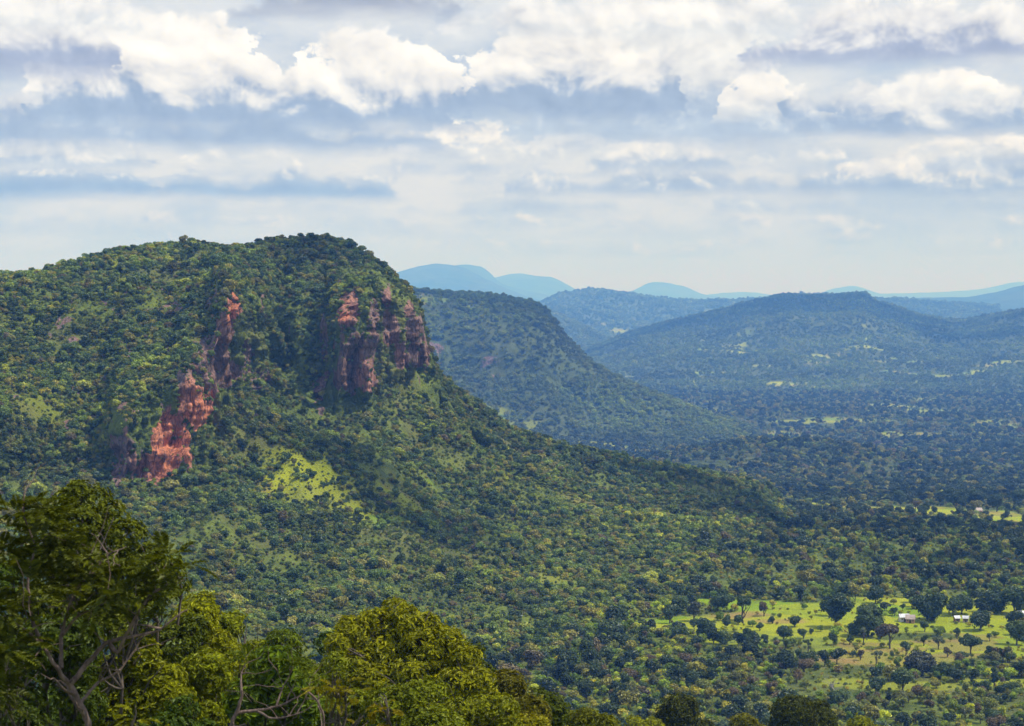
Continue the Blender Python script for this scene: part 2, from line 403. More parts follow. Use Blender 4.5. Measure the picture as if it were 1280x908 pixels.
def grass_at(x, y):
    g = np.zeros_like(x)
    sc_ = 30 + 30 * sstep(y, 1000, 2500); wx = fbm(np.stack([x / sc_, y / sc_, x * 0], -1), 3) * .5
    for (cx, cy, rx, ry, s) in GRASS:
        d = np.sqrt(((x - cx) / rx) ** 2 + ((y - cy) / ry) ** 2) + wx
        g = np.maximum(g, s * (1 - sstep(d, .75, 1.05)))
    return g

def build_plain():
    a = np.concatenate([np.linspace(-1.0, -.36, 24), np.linspace(-.35, .35, 460), np.linspace(.36, 1.0, 24)])
    d = np.concatenate([np.linspace(0.5, 60, 12), np.linspace(64, 560, 80), np.linspace(562, 930, 190), np.geomspace(933, 7000, 260), np.geomspace(7100, 64000, 50)])
    D, A = np.meshgrid(d, a, indexing='ij')
    X = D * np.tan(A * .9); Y = D - 12.0
    x, y = X.ravel(), Y.ravel()
    z = plain_z(x, y)
    z = np.where(D.ravel() > 7000, np.minimum(z, ZV), z)
    rk = knoll(x, y, 379, 2600, 50, 50, 1.0) * (fbm(np.stack([x / 30, y / 30, x * 0], -1), 3) > .1)
    me = mesh_np('valley_floor', np.stack([x, y, z], -1), grid_quads(len(d), len(a)), [M_LAND],
                 {'grass': ('FLOAT', grass_at(x, y)), 'soil': ('FLOAT', soil_at(x, y)), 'wood': ('FLOAT', sstep(D.ravel(), 1150, 1900)), 'rock': ('FLOAT', np.clip(rk, 0, 1)), 'red': ('FLOAT', x * 0)})
    put('valley_floor', me, kind='structure')
build_plain()

def loft(cols, ds, rows, pxs, zfoot=ZV):
    """cols: {px: [(D, py or None), ...]} profiles of the hill, foot to back; returns X, Y, Z, T (rows x columns) in metres"""
    keys = sorted(cols)
    prof = []
    for k in keys:
        prof.append([(d * ds, zfoot - 14 if py is None else (372 - py) / F * d * ds) for d, py in cols[k]])
    prof = np.array(prof)                                   # columns, breakpoints, 2
    c = pchip(keys, prof, pxs)                              # along the hill
    t = np.concatenate([np.linspace(i, i + 1, n, endpoint=False) for i, n in enumerate(rows)] + [[len(rows)]])
    g = pchip(np.arange(c.shape[1]), np.swapaxes(c, 0, 1), t)   # rows, columns, 2
    u = (np.asarray(pxs) - 640) / F
    Y = g[..., 0]; X = Y * u[None, :]; Z = g[..., 1]
    return X, Y, Z, np.repeat(t[:, None], len(pxs), 1)

# ---- the escarpment with its two red cliffs
#        foot, lower, middle, cliff base, cliff top, upper slope, crest, behind, far behind
ESC = {
 -420: [(900, None), (1150, 730), (1400, 640), (1600, 560), (1640, 530), (1850, 430), (2250, 372), (2700, 376), (3400, None)],
 -150: [(930, None), (1180, 760), (1420, 655), (1620, 572), (1650, 545), (1830, 440), (2180, 360), (2600, 366), (3300, None)],
    0: [(960, None), (1200, 760), (1430, 660), (1620, 585), (1650, 560), (1830, 440), (2180, 351), (2600, 356), (3300, None)],
   50: [(970, None), (1210, 770), (1440, 672), (1620, 598), (1645, 570), (1850, 440), (2200, 346), (2620, 352), (3300, None)],
  100: [(980, None), (1220, 780), (1440, 690), (1620, 612), (1645, 575), (1870, 430), (2220, 333), (2640, 342), (3300, None)],
  150: [(990, None), (1230, 790), (1450, 700), (1625, 612), (1648, 545), (1880, 420), (2250, 319), (2650, 330), (3300, None)],
  190: [(1000, None), (1240, 795), (1460, 700), (1640, 606), (1660, 510), (1890, 410), (2270, 314), (2660, 326), (3300, None)],
  230: [(1000, None), (1250, 795), (1470, 700), (1665, 588), (1688, 476), (1900, 395), (2290, 311), (2680, 322), (3300, None)],
  262: [(1010, None), (1260, 795), (1490, 690), (1740, 545), (1765, 450), (1920, 380), (2310, 310), (2700, 321), (3300, None)],
  290: [(1010, None), (1270, 795), (1520, 680), (1840, 490), (1868, 372), (1980, 345), (2320, 315), (2700, 324), (3300, None)],
  320: [(1020, None), (1280, 798), (1550, 675), (1930, 480), (1990, 395), (2080, 350), (2340, 311), (2700, 321), (3300, None)],
  360: [(1030, None), (1290, 800), (1570, 675), (1990, 485), (2060, 405), (2160, 350), (2370, 304), (2700, 315), (3300, None)],
  400: [(1040, None), (1300, 805), (1590, 680), (1990, 498), (2030, 410), (2160, 345), (2390, 301), (2700, 314), (3300, None)],
  430: [(1050, None), (1310, 808), (1600, 685), (1990, 500), (2020, 385), (2150, 345), (2400, 308), (2700, 323), (3300, None)],
  462: [(1060, None), (1320, 812), (1620, 690), (2010, 493), (2035, 368), (2150, 350), (2390, 327), (2680, 342), (3250, None)],
  490: [(1070, None), (1330, 815), (1640, 695), (2070, 476), (2095, 382), (2190, 362), (2350, 352), (2620, 372), (3200, None)],
  512: [(1080, None), (1340, 816), (1650, 700), (2130, 470), (2150, 396), (2220, 378), (2310, 371), (2560, 400), (3150, None)],
  527: [(1085, None), (1345, 817), (1660, 700), (2180, 474), (2195, 425), (2240, 405), (2300, 399), (2520, 440), (3120, None)],
  537: [(1090, None), (1350, 818), (1670, 700), (2190, 482), (2205, 458), (2250, 446), (2300, 443), (2520, 470), (3100, None)],
  552: [(1100, None), (1350, 818), (1680, 702), (2160, 520), (2190, 505), (2250, 488), (2320, 474), (2540, 490), (3050, None)],
  600: [(1110, None), (1360, 820), (1690, 705), (2120, 570), (2170, 556), (2270, 530), (2360, 512), (2580, 520), (3000, None)],
  640: [(1130, None), (1380, 822), (1700, 710), (2120, 602), (2170, 588), (2290, 560), (2380, 542), (2600, 545), (2950, None)],
  700: [(1160, None), (1400, 820), (1740, 712), (2130, 622), (2190, 608), (2310, 580), (2400, 563), (2620, 565), (2900, None)],
  760: [(1200, None), (1450, 810), (1780, 712), (2150, 632), (2210, 618), (2330, 590), (2420, 575), (2640, 574), (2900, None)],
  830: [(1350, None), (1560, 782), (1850, 707), (2180, 640), (2240, 626), (2350, 602), (2430, 590), (2640, 586), (2880, None)],
  890: [(1500, None), (1680, 748), (1920, 696), (2220, 646), (2280, 634), (2380, 613), (2450, 602), (2640, 594), (2850, None)],
  950: [(1650, None), (1820, 722), (2020, 684), (2280, 648), (2340, 638), (2420, 626), (2480, 620), (2640, 606), (2820, None)],
 1040: [(1900, None), (2000, None), (2150, None), (2300, None), (2360, None), (2440, None), (2500, None), (2640, None), (2800, None)],
}
ROCKS = [  # where the red cliffs are bare: centre, half sizes, tilt, strength, redness (rock tint plus painted light: lowered on the shadowed right cliff)
 (216, 556, 26, 44, 12, 1, 1), (250, 512, 18, 30, 8, 1, 1), (236, 500, 16, 36, 20, 1, .5), (266, 462, 28, 40, 15, 1, .25), (290, 462, 20, 26, 0, .8, .3), (284, 408, 18, 34, 8, .9, .35), (293, 384, 10, 22, 0, 1, .9),
 (182, 588, 26, 22, -10, .9, .45), (158, 562, 20, 22, 0, .8, .1), (150, 590, 16, 18, 0, .7, .3), (322, 470, 20, 14, 0, .7, .2), (310, 440, 12, 22, 0, .6, .2), (140, 490, 16, 10, 0, .6, .3), (120, 520, 12, 10, 0, .55, .1),
 (441, 456, 25, 38, 4, 1, .12), (458, 470, 13, 26, 0, 1, .4), (436, 386, 14, 26, 10, 1, .45), (428, 396, 8, 8, 0, 1, .75), (401, 480, 9, 24, 5, .9, .3), (405, 430, 6, 36, 0, .7, .2), (466, 420, 7, 40, 0, .8, .2), (490, 415, 12, 26, 0, .8, .3),
 (500, 445, 10, 18, 0, .75, .4), (520, 430, 11, 34, -8, .9, .3), (531, 442, 7, 20, 0, 1, .25), (512, 388, 7, 12, 0, .8, .35), (484, 372, 6, 16, 0, .9, .35), (362, 412, 5, 24, 0, .6, .2), (328, 380, 4, 26, 0, .6, .2), (355, 352, 14, 5, 0, .6, .1), (528, 405, 8, 16, 0, .8, .2),
 (365, 318, 6, 3, 0, .6, .1), (190, 360, 10, 5, 0, .5, .1), (60, 420, 10, 6, 0, .5, .2), (155, 400, 8, 5, 0, .55, .2), (195, 428, 10, 6, 0, .6, .4), (30, 440, 12, 6, 0, .5, .1), (20, 520, 10, 6, 0, .5, .3), (95, 430, 9, 4, 0, .5, .1)]
def build_escarpment():
    pxs = np.concatenate([np.linspace(-420, -60, 90, endpoint=False), np.linspace(-60, 560, 520, endpoint=False), np.linspace(560, 1040, 230)])
    X, Y, Z, T = loft(ESC, NEAR, [40, 60, 90, 120, 90, 110, 30, 16], pxs, -162.0)
    nr, nc = X.shape
    PX = np.repeat(pxs[None, :], nr, 0)
    x, y, z, t, px = (q.ravel().copy() for q in (X, Y, Z, T, PX))
    H_ = NEAR                                      # sizes below are in double metres too
    p = np.stack([x, y, z], -1)
    # gullies and buttresses of the rock wall, then smaller ribs running down the slope
    wt_ = sstep(t, 2.9, 3.5) * (1 - sstep(t, 5.1, 5.75)); wig = fbm(np.stack([t * 1.3, px * 0, px / 90], -1), 3) * 12
    for (gx, gw, dp) in ((338, 20, 62), (393, 13, 26), (120, 26, 34), (212, 14, 22), (60, 22, 22), (286, 18, -34), (440, 22, -30), (505, 14, -20), (480, 8, 18), (170, 18, -26), (10, 24, -20)):
        y += H_ * dp * wt_ * np.exp(-((px + wig - gx) / gw) ** 2)
    fade = sstep(z, ZN, ZN + 30)
    rib = fbm(np.stack([x / (95 * H_), y / (190 * H_), z * 0 + 2.2], -1), 4)
    z += fade * (1 - sstep(t, 5.6, 6.0)) * rib * 19 * H_ + fade * fbm(np.stack([x / (30 * H_), y / (30 * H_), z * 0], -1), 3) * 2.2 * H_
    # crags: the rock steps in and out in upright columns, with ledges
    cw = sstep(t, 2.75, 3.05) * (1 - sstep(t, 3.95, 4.45))
    colm = fbm(np.stack([x / (26 * H_), y / (26 * H_), z / (150 * H_)], -1), 4)
    fine = fbm(np.stack([x / (8 * H_), y / (8 * H_), z / (40 * H_)], -1), 3)
    ledge = fbm(np.stack([x / (90 * H_), y / (90 * H_), z / (14 * H_)], -1), 3)
    out = H_ * cw * (colm * 22 + fine * 4.5 + ledge * 6)
    dx, dy = .62, -.78
    x += dx * out; y += dy * out
    z += cw * ledge * 2.0 * H_
    # bare rock where the cliffs have shed their cover
    py = 372 - z / y * F; pq = x / y * F + 640
    wob = fbm(np.stack([x / (30 * H_), y / (30 * H_), z / (70 * H_)], -1), 4); wf = fbm(np.stack([x / (9 * H_), y / (9 * H_), z / (26 * H_)], -1), 3)
    blot = wob
    rock = np.zeros_like(x); red = np.zeros_like(x)
    for (cx, cy, rx, ry, tl, st, rd) in ROCKS:
        ct, sn = math.cos(R(tl)), math.sin(R(tl)); ex, ey = pq - cx, py - cy
        rx, ry = (rx * 1.15, ry * 1.1) if st > .65 else (rx * .7, ry * .8)
        d = np.sqrt(((ex * ct + ey * sn) / rx) ** 2 + ((-ex * sn + ey * ct) / ry) ** 2)
        m = st * (1 - sstep(d + wob * .5 + wf * .38, .62, 1.12)); rock = np.maximum(rock, m); red = np.where(m > .25, np.maximum(red, rd * (1 - sstep(d, .7, 1.3))), red)
    rock *= sstep(t, 2.5, 2.8) * (1 - sstep(t, 6.2, 6.6))
    scar = sstep(fbm(np.stack([x / (22 * H_), y / (60 * H_), z / (18 * H_)], -1), 3), .42, .6) * sstep(t, 3.9, 4.2) * (1 - sstep(t, 5.3, 5.8)) * (1 - sstep(px, 250, 330))
    rock = np.maximum(rock, scar * .75)
    gr = np.zeros_like(x)
    for (gx, gt, rx, rt, s) in ((372, 2.40, 60, .17, .85), (460, 2.3, 85, .14, .65), (735, 3.1, 50, .5, .6), (230, 4.7, 30, .25, .4), (60, 4.6, 70, .35, .22), (350, 1.25, 50, .1, .5), (700, 1.9, 70, .3, .4), (820, 1.2, 60, .3, .6)):
        dd = np.sqrt(((px - gx) / rx) ** 2 + ((t - gt) / rt) ** 2) + fbm(p / (35 * H_), 3) * .5
        gr = np.maximum(gr, s * (1 - sstep(dd, .3, 1.15)))
    V = np.stack([x, y, z], -1)
    Q = grid_quads(nr, nc)
    me = mesh_np('escarpment', V, Q, [M_LAND], {'grass': ('FLOAT', gr), 'rock': ('FLOAT', rock), 'red': ('FLOAT', red)})
    put('escarpment_hill', me, kind='structure')
    return V, Q, rock, gr, t, px, cw
ESC_V, ESC_Q, ESC_ROCK, ESC_GR, ESC_T, ESC_PX, ESC_CW = build_escarpment()

# ---- the second bluff
BL = {
  380: [(3000, None), (3300, 500), (3550, 435), (3580, 412), (3800, 362), (4500, 372), (5400, None)],
  520: [(2950, None), (3300, 500), (3560, 452), (3590, 426), (3850, 366), (4500, 374), (5300, None)],
  560: [(2950, None), (3250, 508), (3560, 458), (3590, 436), (3850, 369), (4500, 378), (5300, None)],
  620: [(2900, None), (3250, 522), (3500, 466), (3530, 442), (3850, 373), (4450, 384), (5200, None)],
  660: [(2900, None), (3250, 527), (3500, 462), (3520, 443), (3830, 380), (4400, 392), (5100, None)],
  683: [(2900, None), (3250, 528), (3500, 465), (3515, 450), (3800, 392), (4300, 410), (5000, None)],
  705: [(2900, None), (3250, 535), (3500, 484), (3512, 472), (3750, 422), (4250, 440), (4900, None)],
  740: [(2900, None), (3250, 546), (3450, 508), (3480, 497), (3700, 456), (4200, 470), (4800, None)],
  790: [(2900, None), (3200, 554), (3400, 527), (3450, 516), (3650, 484), (4100, 492), (4600, None)],
  840: [(2900, None), (3200, 561), (3400, 538), (3450, 529), (3600, 505), (4000, 505), (4400, None)],
  900: [(2900, None), (3150, 567), (3350, 552), (3400, 546), (3600, 530), (3900, 525), (4200, None)],
  980: [(2900, None), (3150, None), (3350, None), (3400, None), (3600, None), (3900, None), (4200, None)],
}
def build_bluff():
    pxs = np.linspace(380, 980, 330)
    X, Y, Z, T = loft(BL, 1.0, [40, 60, 36, 60, 14, 8], pxs)
    nr, nc = X.shape; px = np.repeat(pxs[None, :], nr, 0).ravel()
    x, y, z, t = (q.ravel().copy() for q in (X, Y, Z, T))
    fade = sstep(z, ZV, ZV + 60)
    z += fade * (fbm(np.stack([x / 150, y / 300, z * 0 + 9], -1), 4) * 13 * (1 - sstep(t, 3.6, 4)) + fbm(np.stack([x / 40, y / 40, z * 0], -1), 2) * 2.5)
    cw = sstep(t, 1.8, 2.05) * (1 - sstep(t, 2.95, 3.15))
    o = cw * fbm(np.stack([x / 34, y / 34, z / 120], -1), 3) * 15
    x += .6 * o; y -= .8 * o
    bl = fbm(np.stack([x / 60, y / 60, z / 90], -1), 3)
    rock = np.clip(cw * np.interp(px, [380, 520, 548, 570, 595, 615, 633, 645, 690, 720], [.5, .85, .85, .15, .3, .66, .62, .25, .35, 0]) * 1.3 - .58 + bl * .9, 0, 1)
    gr = np.zeros_like(x)
    for (gx, gt, rx, rt, s) in ((535, 3.7, 25, .25, .7), (665, .95, 16, .12, .3), (780, .75, 60, .12, .7), (830, .62, 60, .1, .8), (600, 1.0, 60, .2, .4)):
        dd = np.sqrt(((px - gx) / rx) ** 2 + ((t - gt) / rt) ** 2) + fbm(np.stack([x / 60, y / 60, x * 0], -1), 3) * .6
        gr = np.maximum(gr, s * (1 - sstep(dd, .6, 1.1)))
    V = np.stack([x, y, z], -1); Q = grid_quads(nr, nc)
    put('bluff_hill', mesh_np('bluff', V, Q, [M_LANDF], {'grass': ('FLOAT', gr), 'rock': ('FLOAT', rock), 'red': ('FLOAT', rock * .1)}), kind='structure')
    return V, Q, rock, gr
BL_V, BL_Q, BL_ROCK, BL_GR = build_bluff()

def ridge(name, crest, d_foot, d_mid, d_crest, d_back, amp, m, nx=220, midf=.42, rows=(30, 40, 20), plants=False):
    """crest: [(px, py)] skyline of a farther hill"""
    cols = {}
    for px, py in crest:
        zc = (372 - py) / F * d_crest
        zm = ZV + (zc - ZV) * midf
        cols[px] = [(d_foot, None), (d_mid, 372 - zm * F / d_mid), (d_crest, py), (d_back, None)]
    ks = sorted(cols)
    pxs = np.linspace(ks[0], ks[-1], nx)
    X, Y, Z, T = loft(cols, 1.0, list(rows), pxs)
    nr, nc = X.shape; x, y, z, t = (q.ravel().copy() for q in (X, Y, Z, T))
    s = d_crest / 6500.0
    fade = sstep(z, ZV, ZV + 80)
    z += fade * (1 - .8 * sstep(t, 1.5, 2)) * fbm(np.stack([x / (260 * s), y / (520 * s), z * 0 + d_crest], -1), 4) * amp
    z += fade * fbm(np.stack([x / (60 * s), y / (60 * s), z * 0], -1), 2) * amp * .12
    V = np.stack([x, y, z], -1); Q = grid_quads(nr, nc); o0 = x * 0
    gr = .8 * sstep(fbm(np.stack([x / 210, y / 150, x * 0], -1), 3), .42, .6) * (1 - sstep(t, 1.0, 1.6)) if plants else o0
    put(name, mesh_np(name, V, Q, [m], {'grass': ('FLOAT', gr), 'rock': ('FLOAT', o0), 'red': ('FLOAT', o0)} if plants else None), kind='structure')
    return V, Q, o0, gr
RIDGE = ridge('ridge_hill', [(560, 452), (700, 446), (740, 434), (800, 413), (850, 399), (900, 387), (950, 374), (985, 368), (1030, 370), (1080, 367), (1096, 378), (1120, 384), (1150, 394), (1200, 400), (1240, 393), (1290, 385), (1400, 372), (1600, 380), (1750, 440)],
              5000, 6300, 8200, 9600, 30, M_LANDF, 420, .36, (40, 60, 14), True)
SPUR = ridge('spur_hill', [(560, 384), (640, 383), (672, 385), (700, 395), (740, 413), (790, 430), (850, 446), (900, 460)], 8600, 9000, 9800, 10600, 24, M_LANDF, 160, .45, (20, 30, 10), True)
BLUE = ridge('blue_hill', [(520, 400), (600, 388), (670, 381), (700, 369), (740, 364), (790, 370), (850, 376), (920, 377), (960, 373), (1010, 369), (1100, 374), (1250, 384)], 10000, 11500, 13500, 15500, 44, M_LANDF, 260, .42, (30, 50, 14), True)
LEFTR = ridge('left_hill', [(-400, 352), (-100, 344), (0, 345), (20, 347), (45, 352), (80, 361), (160, 380)], 3000, 3500, 4200, 5200, 12, M_LANDF, 120, .5, (10, 20, 8), True)
ridge('mountain', [(380, 398), (440, 372), (490, 345), (515, 336), (545, 330), (575, 333), (610, 351), (660, 371), (720, 384), (790, 400)], 21000, 23500, 26000, 29000, 110, M_FAR)
ridge('mountain', [(500, 372), (545, 346), (575, 332), (600, 334), (630, 357), (700, 374), (780, 388)], 25000, 28000, 31000, 34000, 110, M_FAR)
ridge('mountain', [(540, 378), (590, 356), (620, 347), (650, 343), (690, 350), (720, 363), (770, 374), (840, 384)], 31000, 34000, 38000, 42000, 120, M_FAR)
ridge('mountain', [(740, 380), (790, 364), (820, 354), (850, 358), (880, 368), (930, 375), (1000, 384)], 33000, 37000, 40000, 44000, 120, M_FAR)
ridge('mountain', [(800, 377), (860, 371), (930, 366), (1000, 371), (1020, 368), (1042, 361), (1065, 358), (1085, 363), (1115, 371), (1200, 376)], 40000, 44000, 47000, 51000, 120, M_FAR)
ridge('mountain', [(960, 382), (1050, 377), (1090, 375), (1150, 373), (1200, 372), (1240, 366), (1280, 357), (1350, 346), (1500, 352), (1700, 380)], 15500, 17500, 20000, 23000, 70, M_FAR)
ridge('mountain', [(560, 378), (800, 372), (1000, 370), (1150, 366), (1220, 363), (1280, 352), (1400, 348), (1600, 375)], 38000, 43000, 50000, 54000, 80, M_FAR)

# ------------------------------------------------------------------ trees: prototypes
def crown_np(rng, rad, hgt, base, nlobe, nleaf, leaf, spread=.62, lobe=.5, flat=.75, hollow=.35, asp=1.25, droop=0.0):
    """leaf sprays scattered over the lobes of a crown; returns V (n*4,3)"""
    c = []
    while len(c) < nlobe:
        q = rng.uniform(-1, 1, 3)
        if (q ** 2).sum() <= 1: c.append(q)
    c = np.array(c); c[0] = (0, 0, .35)
    c = c * [rad * spread, rad * spread, hgt * .5 * spread] + [0, 0, base + hgt * .52]
    lr = rad * lobe * rng.uniform(.65, 1.2, nlobe)
    w = lr ** 2 / (lr ** 2).sum()
    k = rng.choice(nlobe, nleaf, p=w)
    n = rng.normal(size=(nleaf, 3)); n[:, 2] += .35; n /= np.linalg.norm(n, axis=1)[:, None]
    r = lr[k] * (1 - hollow * rng.random(nleaf) ** 1.6) * (1 + .13 * rng.normal(size=nleaf))
    p = c[k] + n * r[:, None] * [1, 1, flat]
    p[:, 2] = np.maximum(p[:, 2], base * rng.uniform(.75, 1.05, nleaf))
    up = n + rng.normal(size=n.shape) * .3; up[:, 2] += .3
    return quads_np(rng, p, up, leaf * rng.uniform(.6, 1.35, nleaf), asp)
def quads_np(rng, p, nor, size, asp, along=None):
    nor = nor / np.linalg.norm(nor, axis=1)[:, None]
    a = rng.normal(size=nor.shape) if along is None else along
    a = a - nor * (a * nor).sum(1)[:, None]; a /= np.maximum(np.linalg.norm(a, axis=1), 1e-6)[:, None]
    b = np.cross(nor, a)
    s = np.asarray(size)[:, None] * .5
    A, B = a * s * asp, b * s / asp
    bend = nor * s * .25
    # a pointed, slightly folded leaf outline
    V = np.stack([p - A - bend, p + B * 1.0 + bend, p + A - bend, p - B * 1.0 + bend], 1)
    return V.reshape(-1, 3)
def tube_np(pts, rad, seg=6):
    pts = np.asarray(pts, float); rad = np.asarray(rad, float); n = len(pts)
    tan = np.gradient(pts, axis=0); tan /= np.maximum(np.linalg.norm(tan, axis=1), 1e-6)[:, None]
    ref = np.array([.31, .92, .2]); a = np.cross(tan, ref); a /= np.linalg.norm(a, axis=1)[:, None]; b = np.cross(tan, a)
    th = np.arange(seg) * 2 * math.pi / seg
    ring = a[:, None, :] * np.cos(th)[None, :, None] + b[:, None, :] * np.sin(th)[None, :, None]
    V = (pts[:, None, :] + ring * rad[:, None, None]).reshape(-1, 3)
    i = np.arange(n * seg).reshape(n, seg); j = np.roll(i, -1, 1)
    Q = np.stack([i[:-1], j[:-1], j[1:], i[1:]], -1).reshape(-1, 4)
    return V, Q
def tubes_np(list_):
    Vs, Qs, o = [], [], 0
    for pts, rad, seg in list_:
        V, Q = tube_np(pts, rad, seg); Vs.append(V); Qs.append(Q + o); o += len(V)
    return np.concatenate(Vs), np.concatenate(Qs)
def limb(rng, a, b, r0, r1, n=6, wob=.08, sag=0.0):
    a = np.asarray(a, float); b = np.asarray(b, float); t = np.linspace(0, 1, n)[:, None]
    L = np.linalg.norm(b - a)
    p = a + (b - a) * t + np.sin(t * math.pi) * rng.normal(size=3) * wob * L + rng.normal(size=(n, 3)) * wob * .3 * L * np.sin(t * math.pi)
    p[:, 2] += np.sin(t[:, 0] * math.pi) * sag * L
    return p, np.linspace(r0, r1, n)
def trunk_np(rng, rad, hgt, base, r, nl=5, seg=6):
    top = np.array([rng.normal() * .05 * rad, rng.normal() * .05 * rad, base + hgt * .45])
    p, q = limb(rng, (0, 0, -.8), top, r, r * .45, 7, .03); q[0] *= 1.5; q[1] *= 1.15
    L = [(p, q, seg)]
    for k in range(nl):
        a = k * 2 * math.pi / nl + rng.uniform(-.4, .4); s = p[2 + k % 4]
        e = (math.cos(a) * rad * rng.uniform(.45, .75), math.sin(a) * rad * rng.uniform(.45, .75), base + hgt * rng.uniform(.3, .75))
        lp, lq = limb(rng, s, e, r * .5, r * .1, 6, .08); L.append((lp, lq, 5))
    return tubes_np(L)

# instanced forest prototypes: about 6 m across at scale 1, several habits
proto_col = bpy.data.collections.new('forest_tree_kinds')      # not linked: only the forest draws from it
def forest_proto(i, rng):
    kind = i % 6
    rad, hgt, base, nl, nf, lf = [(3.2, 4.2, 1.6, 9, 620, .8), (2.7, 5.2, 1.6, 8, 560, .75), (3.8, 3.6, 1.8, 10, 640, .85), (2.2, 3.0, .3, 6, 380, .7), (3.0, 4.6, 2.2, 5, 420, .75), (3.4, 4.4, 1.0, 7, 520, .85)][kind]
    V = crown_np(rng, rad, hgt, base, nl, nf, lf, hollow=.5)
    Q = np.arange(len(V)).reshape(-1, 4)
    tv, tq = trunk_np(rng, rad, hgt, base, .2, 3, 4)
    VV = np.concatenate([V, tv]); QQ = np.concatenate([Q, tq + len(V)])
    me = mesh_np('forest_tree', VV, QQ, [M_LEAF_I, M_BARK], smooth=False, fmat=np.r_[np.zeros(len(Q)), np.ones(len(tq))])
    o = bpy.data.objects.new('forest_tree', me); proto_col.objects.link(o)
for i in range(12): forest_proto(i, np.random.default_rng(100 + i))
far_col = bpy.data.collections.new('far_tree_kinds')
for i in range(4):
    rng = np.random.default_rng(300 + i)
    V = crown_np(rng, 3.4, 4.4, .4, 6, 110, 1.7, hollow=.2)
    o = bpy.data.objects.new('far_tree', mesh_np('far_tree', V, np.arange(len(V)).reshape(-1, 4), [M_LEAF_I], smooth=False)); far_col.objects.link(o)

def scatter_group(coll):
    g = bpy.data.node_groups.new('scatter', 'GeometryNodeTree')
    g.interface.new_socket('Geometry', in_out='INPUT', socket_type='NodeSocketGeometry')
    g.interface.new_socket('Geometry', in_out='OUTPUT', socket_type='NodeSocketGeometry')
    n = g.nodes; L = g.links
    gi, go = n.new('NodeGroupInput'), n.new('NodeGroupOutput')
    ci = n.new('GeometryNodeCollectionInfo'); ci.inputs['Collection'].default_value = coll
    ci.inputs['Separate Children'].default_value = True; ci.inputs['Reset Children'].default_value = True
    ip = n.new('GeometryNodeInstanceOnPoints'); ip.inputs['Pick Instance'].default_value = True
    def attr(name, typ):
        a = n.new('GeometryNodeInputNamedAttribute'); a.data_type = typ; a.inputs['Name'].default_value = name; return a.outputs['Attribute']
    er = n.new('FunctionNodeEulerToRotation')
    mp = n.new('GeometryNodeMeshToPoints')
    L.new(gi.outputs[0], mp.inputs[0]); L.new(mp.outputs[0], ip.inputs['Points']); L.new(ci.outputs[0], ip.inputs['Instance'])
    L.new(attr('pick', 'INT'), ip.inputs['Instance Index']); L.new(attr('turn', 'FLOAT_VECTOR'), er.inputs[0]); L.new(er.outputs[0], ip.inputs['Rotation'])
    L.new(attr('size', 'FLOAT_VECTOR'), ip.inputs['Scale']); L.new(ip.outputs[0], go.inputs[0])
    return g
SG_NEAR, SG_FAR = scatter_group(proto_col), scatter_group(far_col)

GREENS = np.array([2.2, 2.25, 1.4]) * np.array([(.032, .052, .022), (.045, .068, .022), (.06, .085, .024), (.08, .105, .028), (.11, .125, .03), (.095, .09, .035), (.028, .046, .024), (.055, .078, .036)])
def tints(rng, n, warm=0.0, p=None):
    k = rng.choice(len(GREENS), n, p=p)
    c = GREENS[k] * rng.uniform(.6, 1.3, (n, 1))
    return c * (1 + warm * np.array([.35, .22, -.25]))
def forest(name, P, scale, tint, sg, nk, squash=None):
    n = len(P); rng = np.random.default_rng(len(P))
    sc = np.repeat(np.asarray(scale)[:, None], 3, 1) * rng.uniform(.88, 1.14, (n, 3))
    turn = np.zeros((n, 3)); turn[:, 2] = rng.uniform(0, 6.283, n); turn[:, :2] = rng.normal(size=(n, 2)) * .06
    me = mesh_np(name, P, np.zeros((0, 4)), [], {'size': ('FLOAT_VECTOR', sc), 'turn': ('FLOAT_VECTOR', turn), 'tint': ('FLOAT_VECTOR', tint), 'pick': ('INT', rng.integers(0, nk, n))})
    o = put(name, me, kind='stuff')
    md = o.modifiers.new('scatter', 'NODES'); md.node_group = sg
    return o
def sample_surface(V, Q, n, rng, wv=None):
    """n random points on a quad surface, wv = weight per vertex; returns points and the vertex nearest"""
    a, b, c, d = (V[Q[:, i]] for i in range(4))
    pa = np.cross(b - a, c - a); pb = np.cross(c - a, d - a)
    ar = .5 * (np.abs(pa[:, 2]) + np.abs(pb[:, 2])) + .12 * (np.linalg.norm(pa, axis=1) + np.linalg.norm(pb, axis=1))
    if wv is not None: ar = ar * wv[Q].mean(1)
    f = rng.choice(len(Q), n, p=ar / ar.sum())
    s, t = rng.random((2, n))
    p = (a[f] * ((1 - s) * (1 - t))[:, None] + b[f] * (s * (1 - t))[:, None] + c[f] * (s * t)[:, None] + d[f] * ((1 - s) * t)[:, None])
    return p, Q[f, rng.integers(0, 4, n)]
def in_view(p, margin=.05):
    u = p[:, 0] / p[:, 1]; return (np.abs(u) < .256 + margin) & (p[:, 1] > 50)

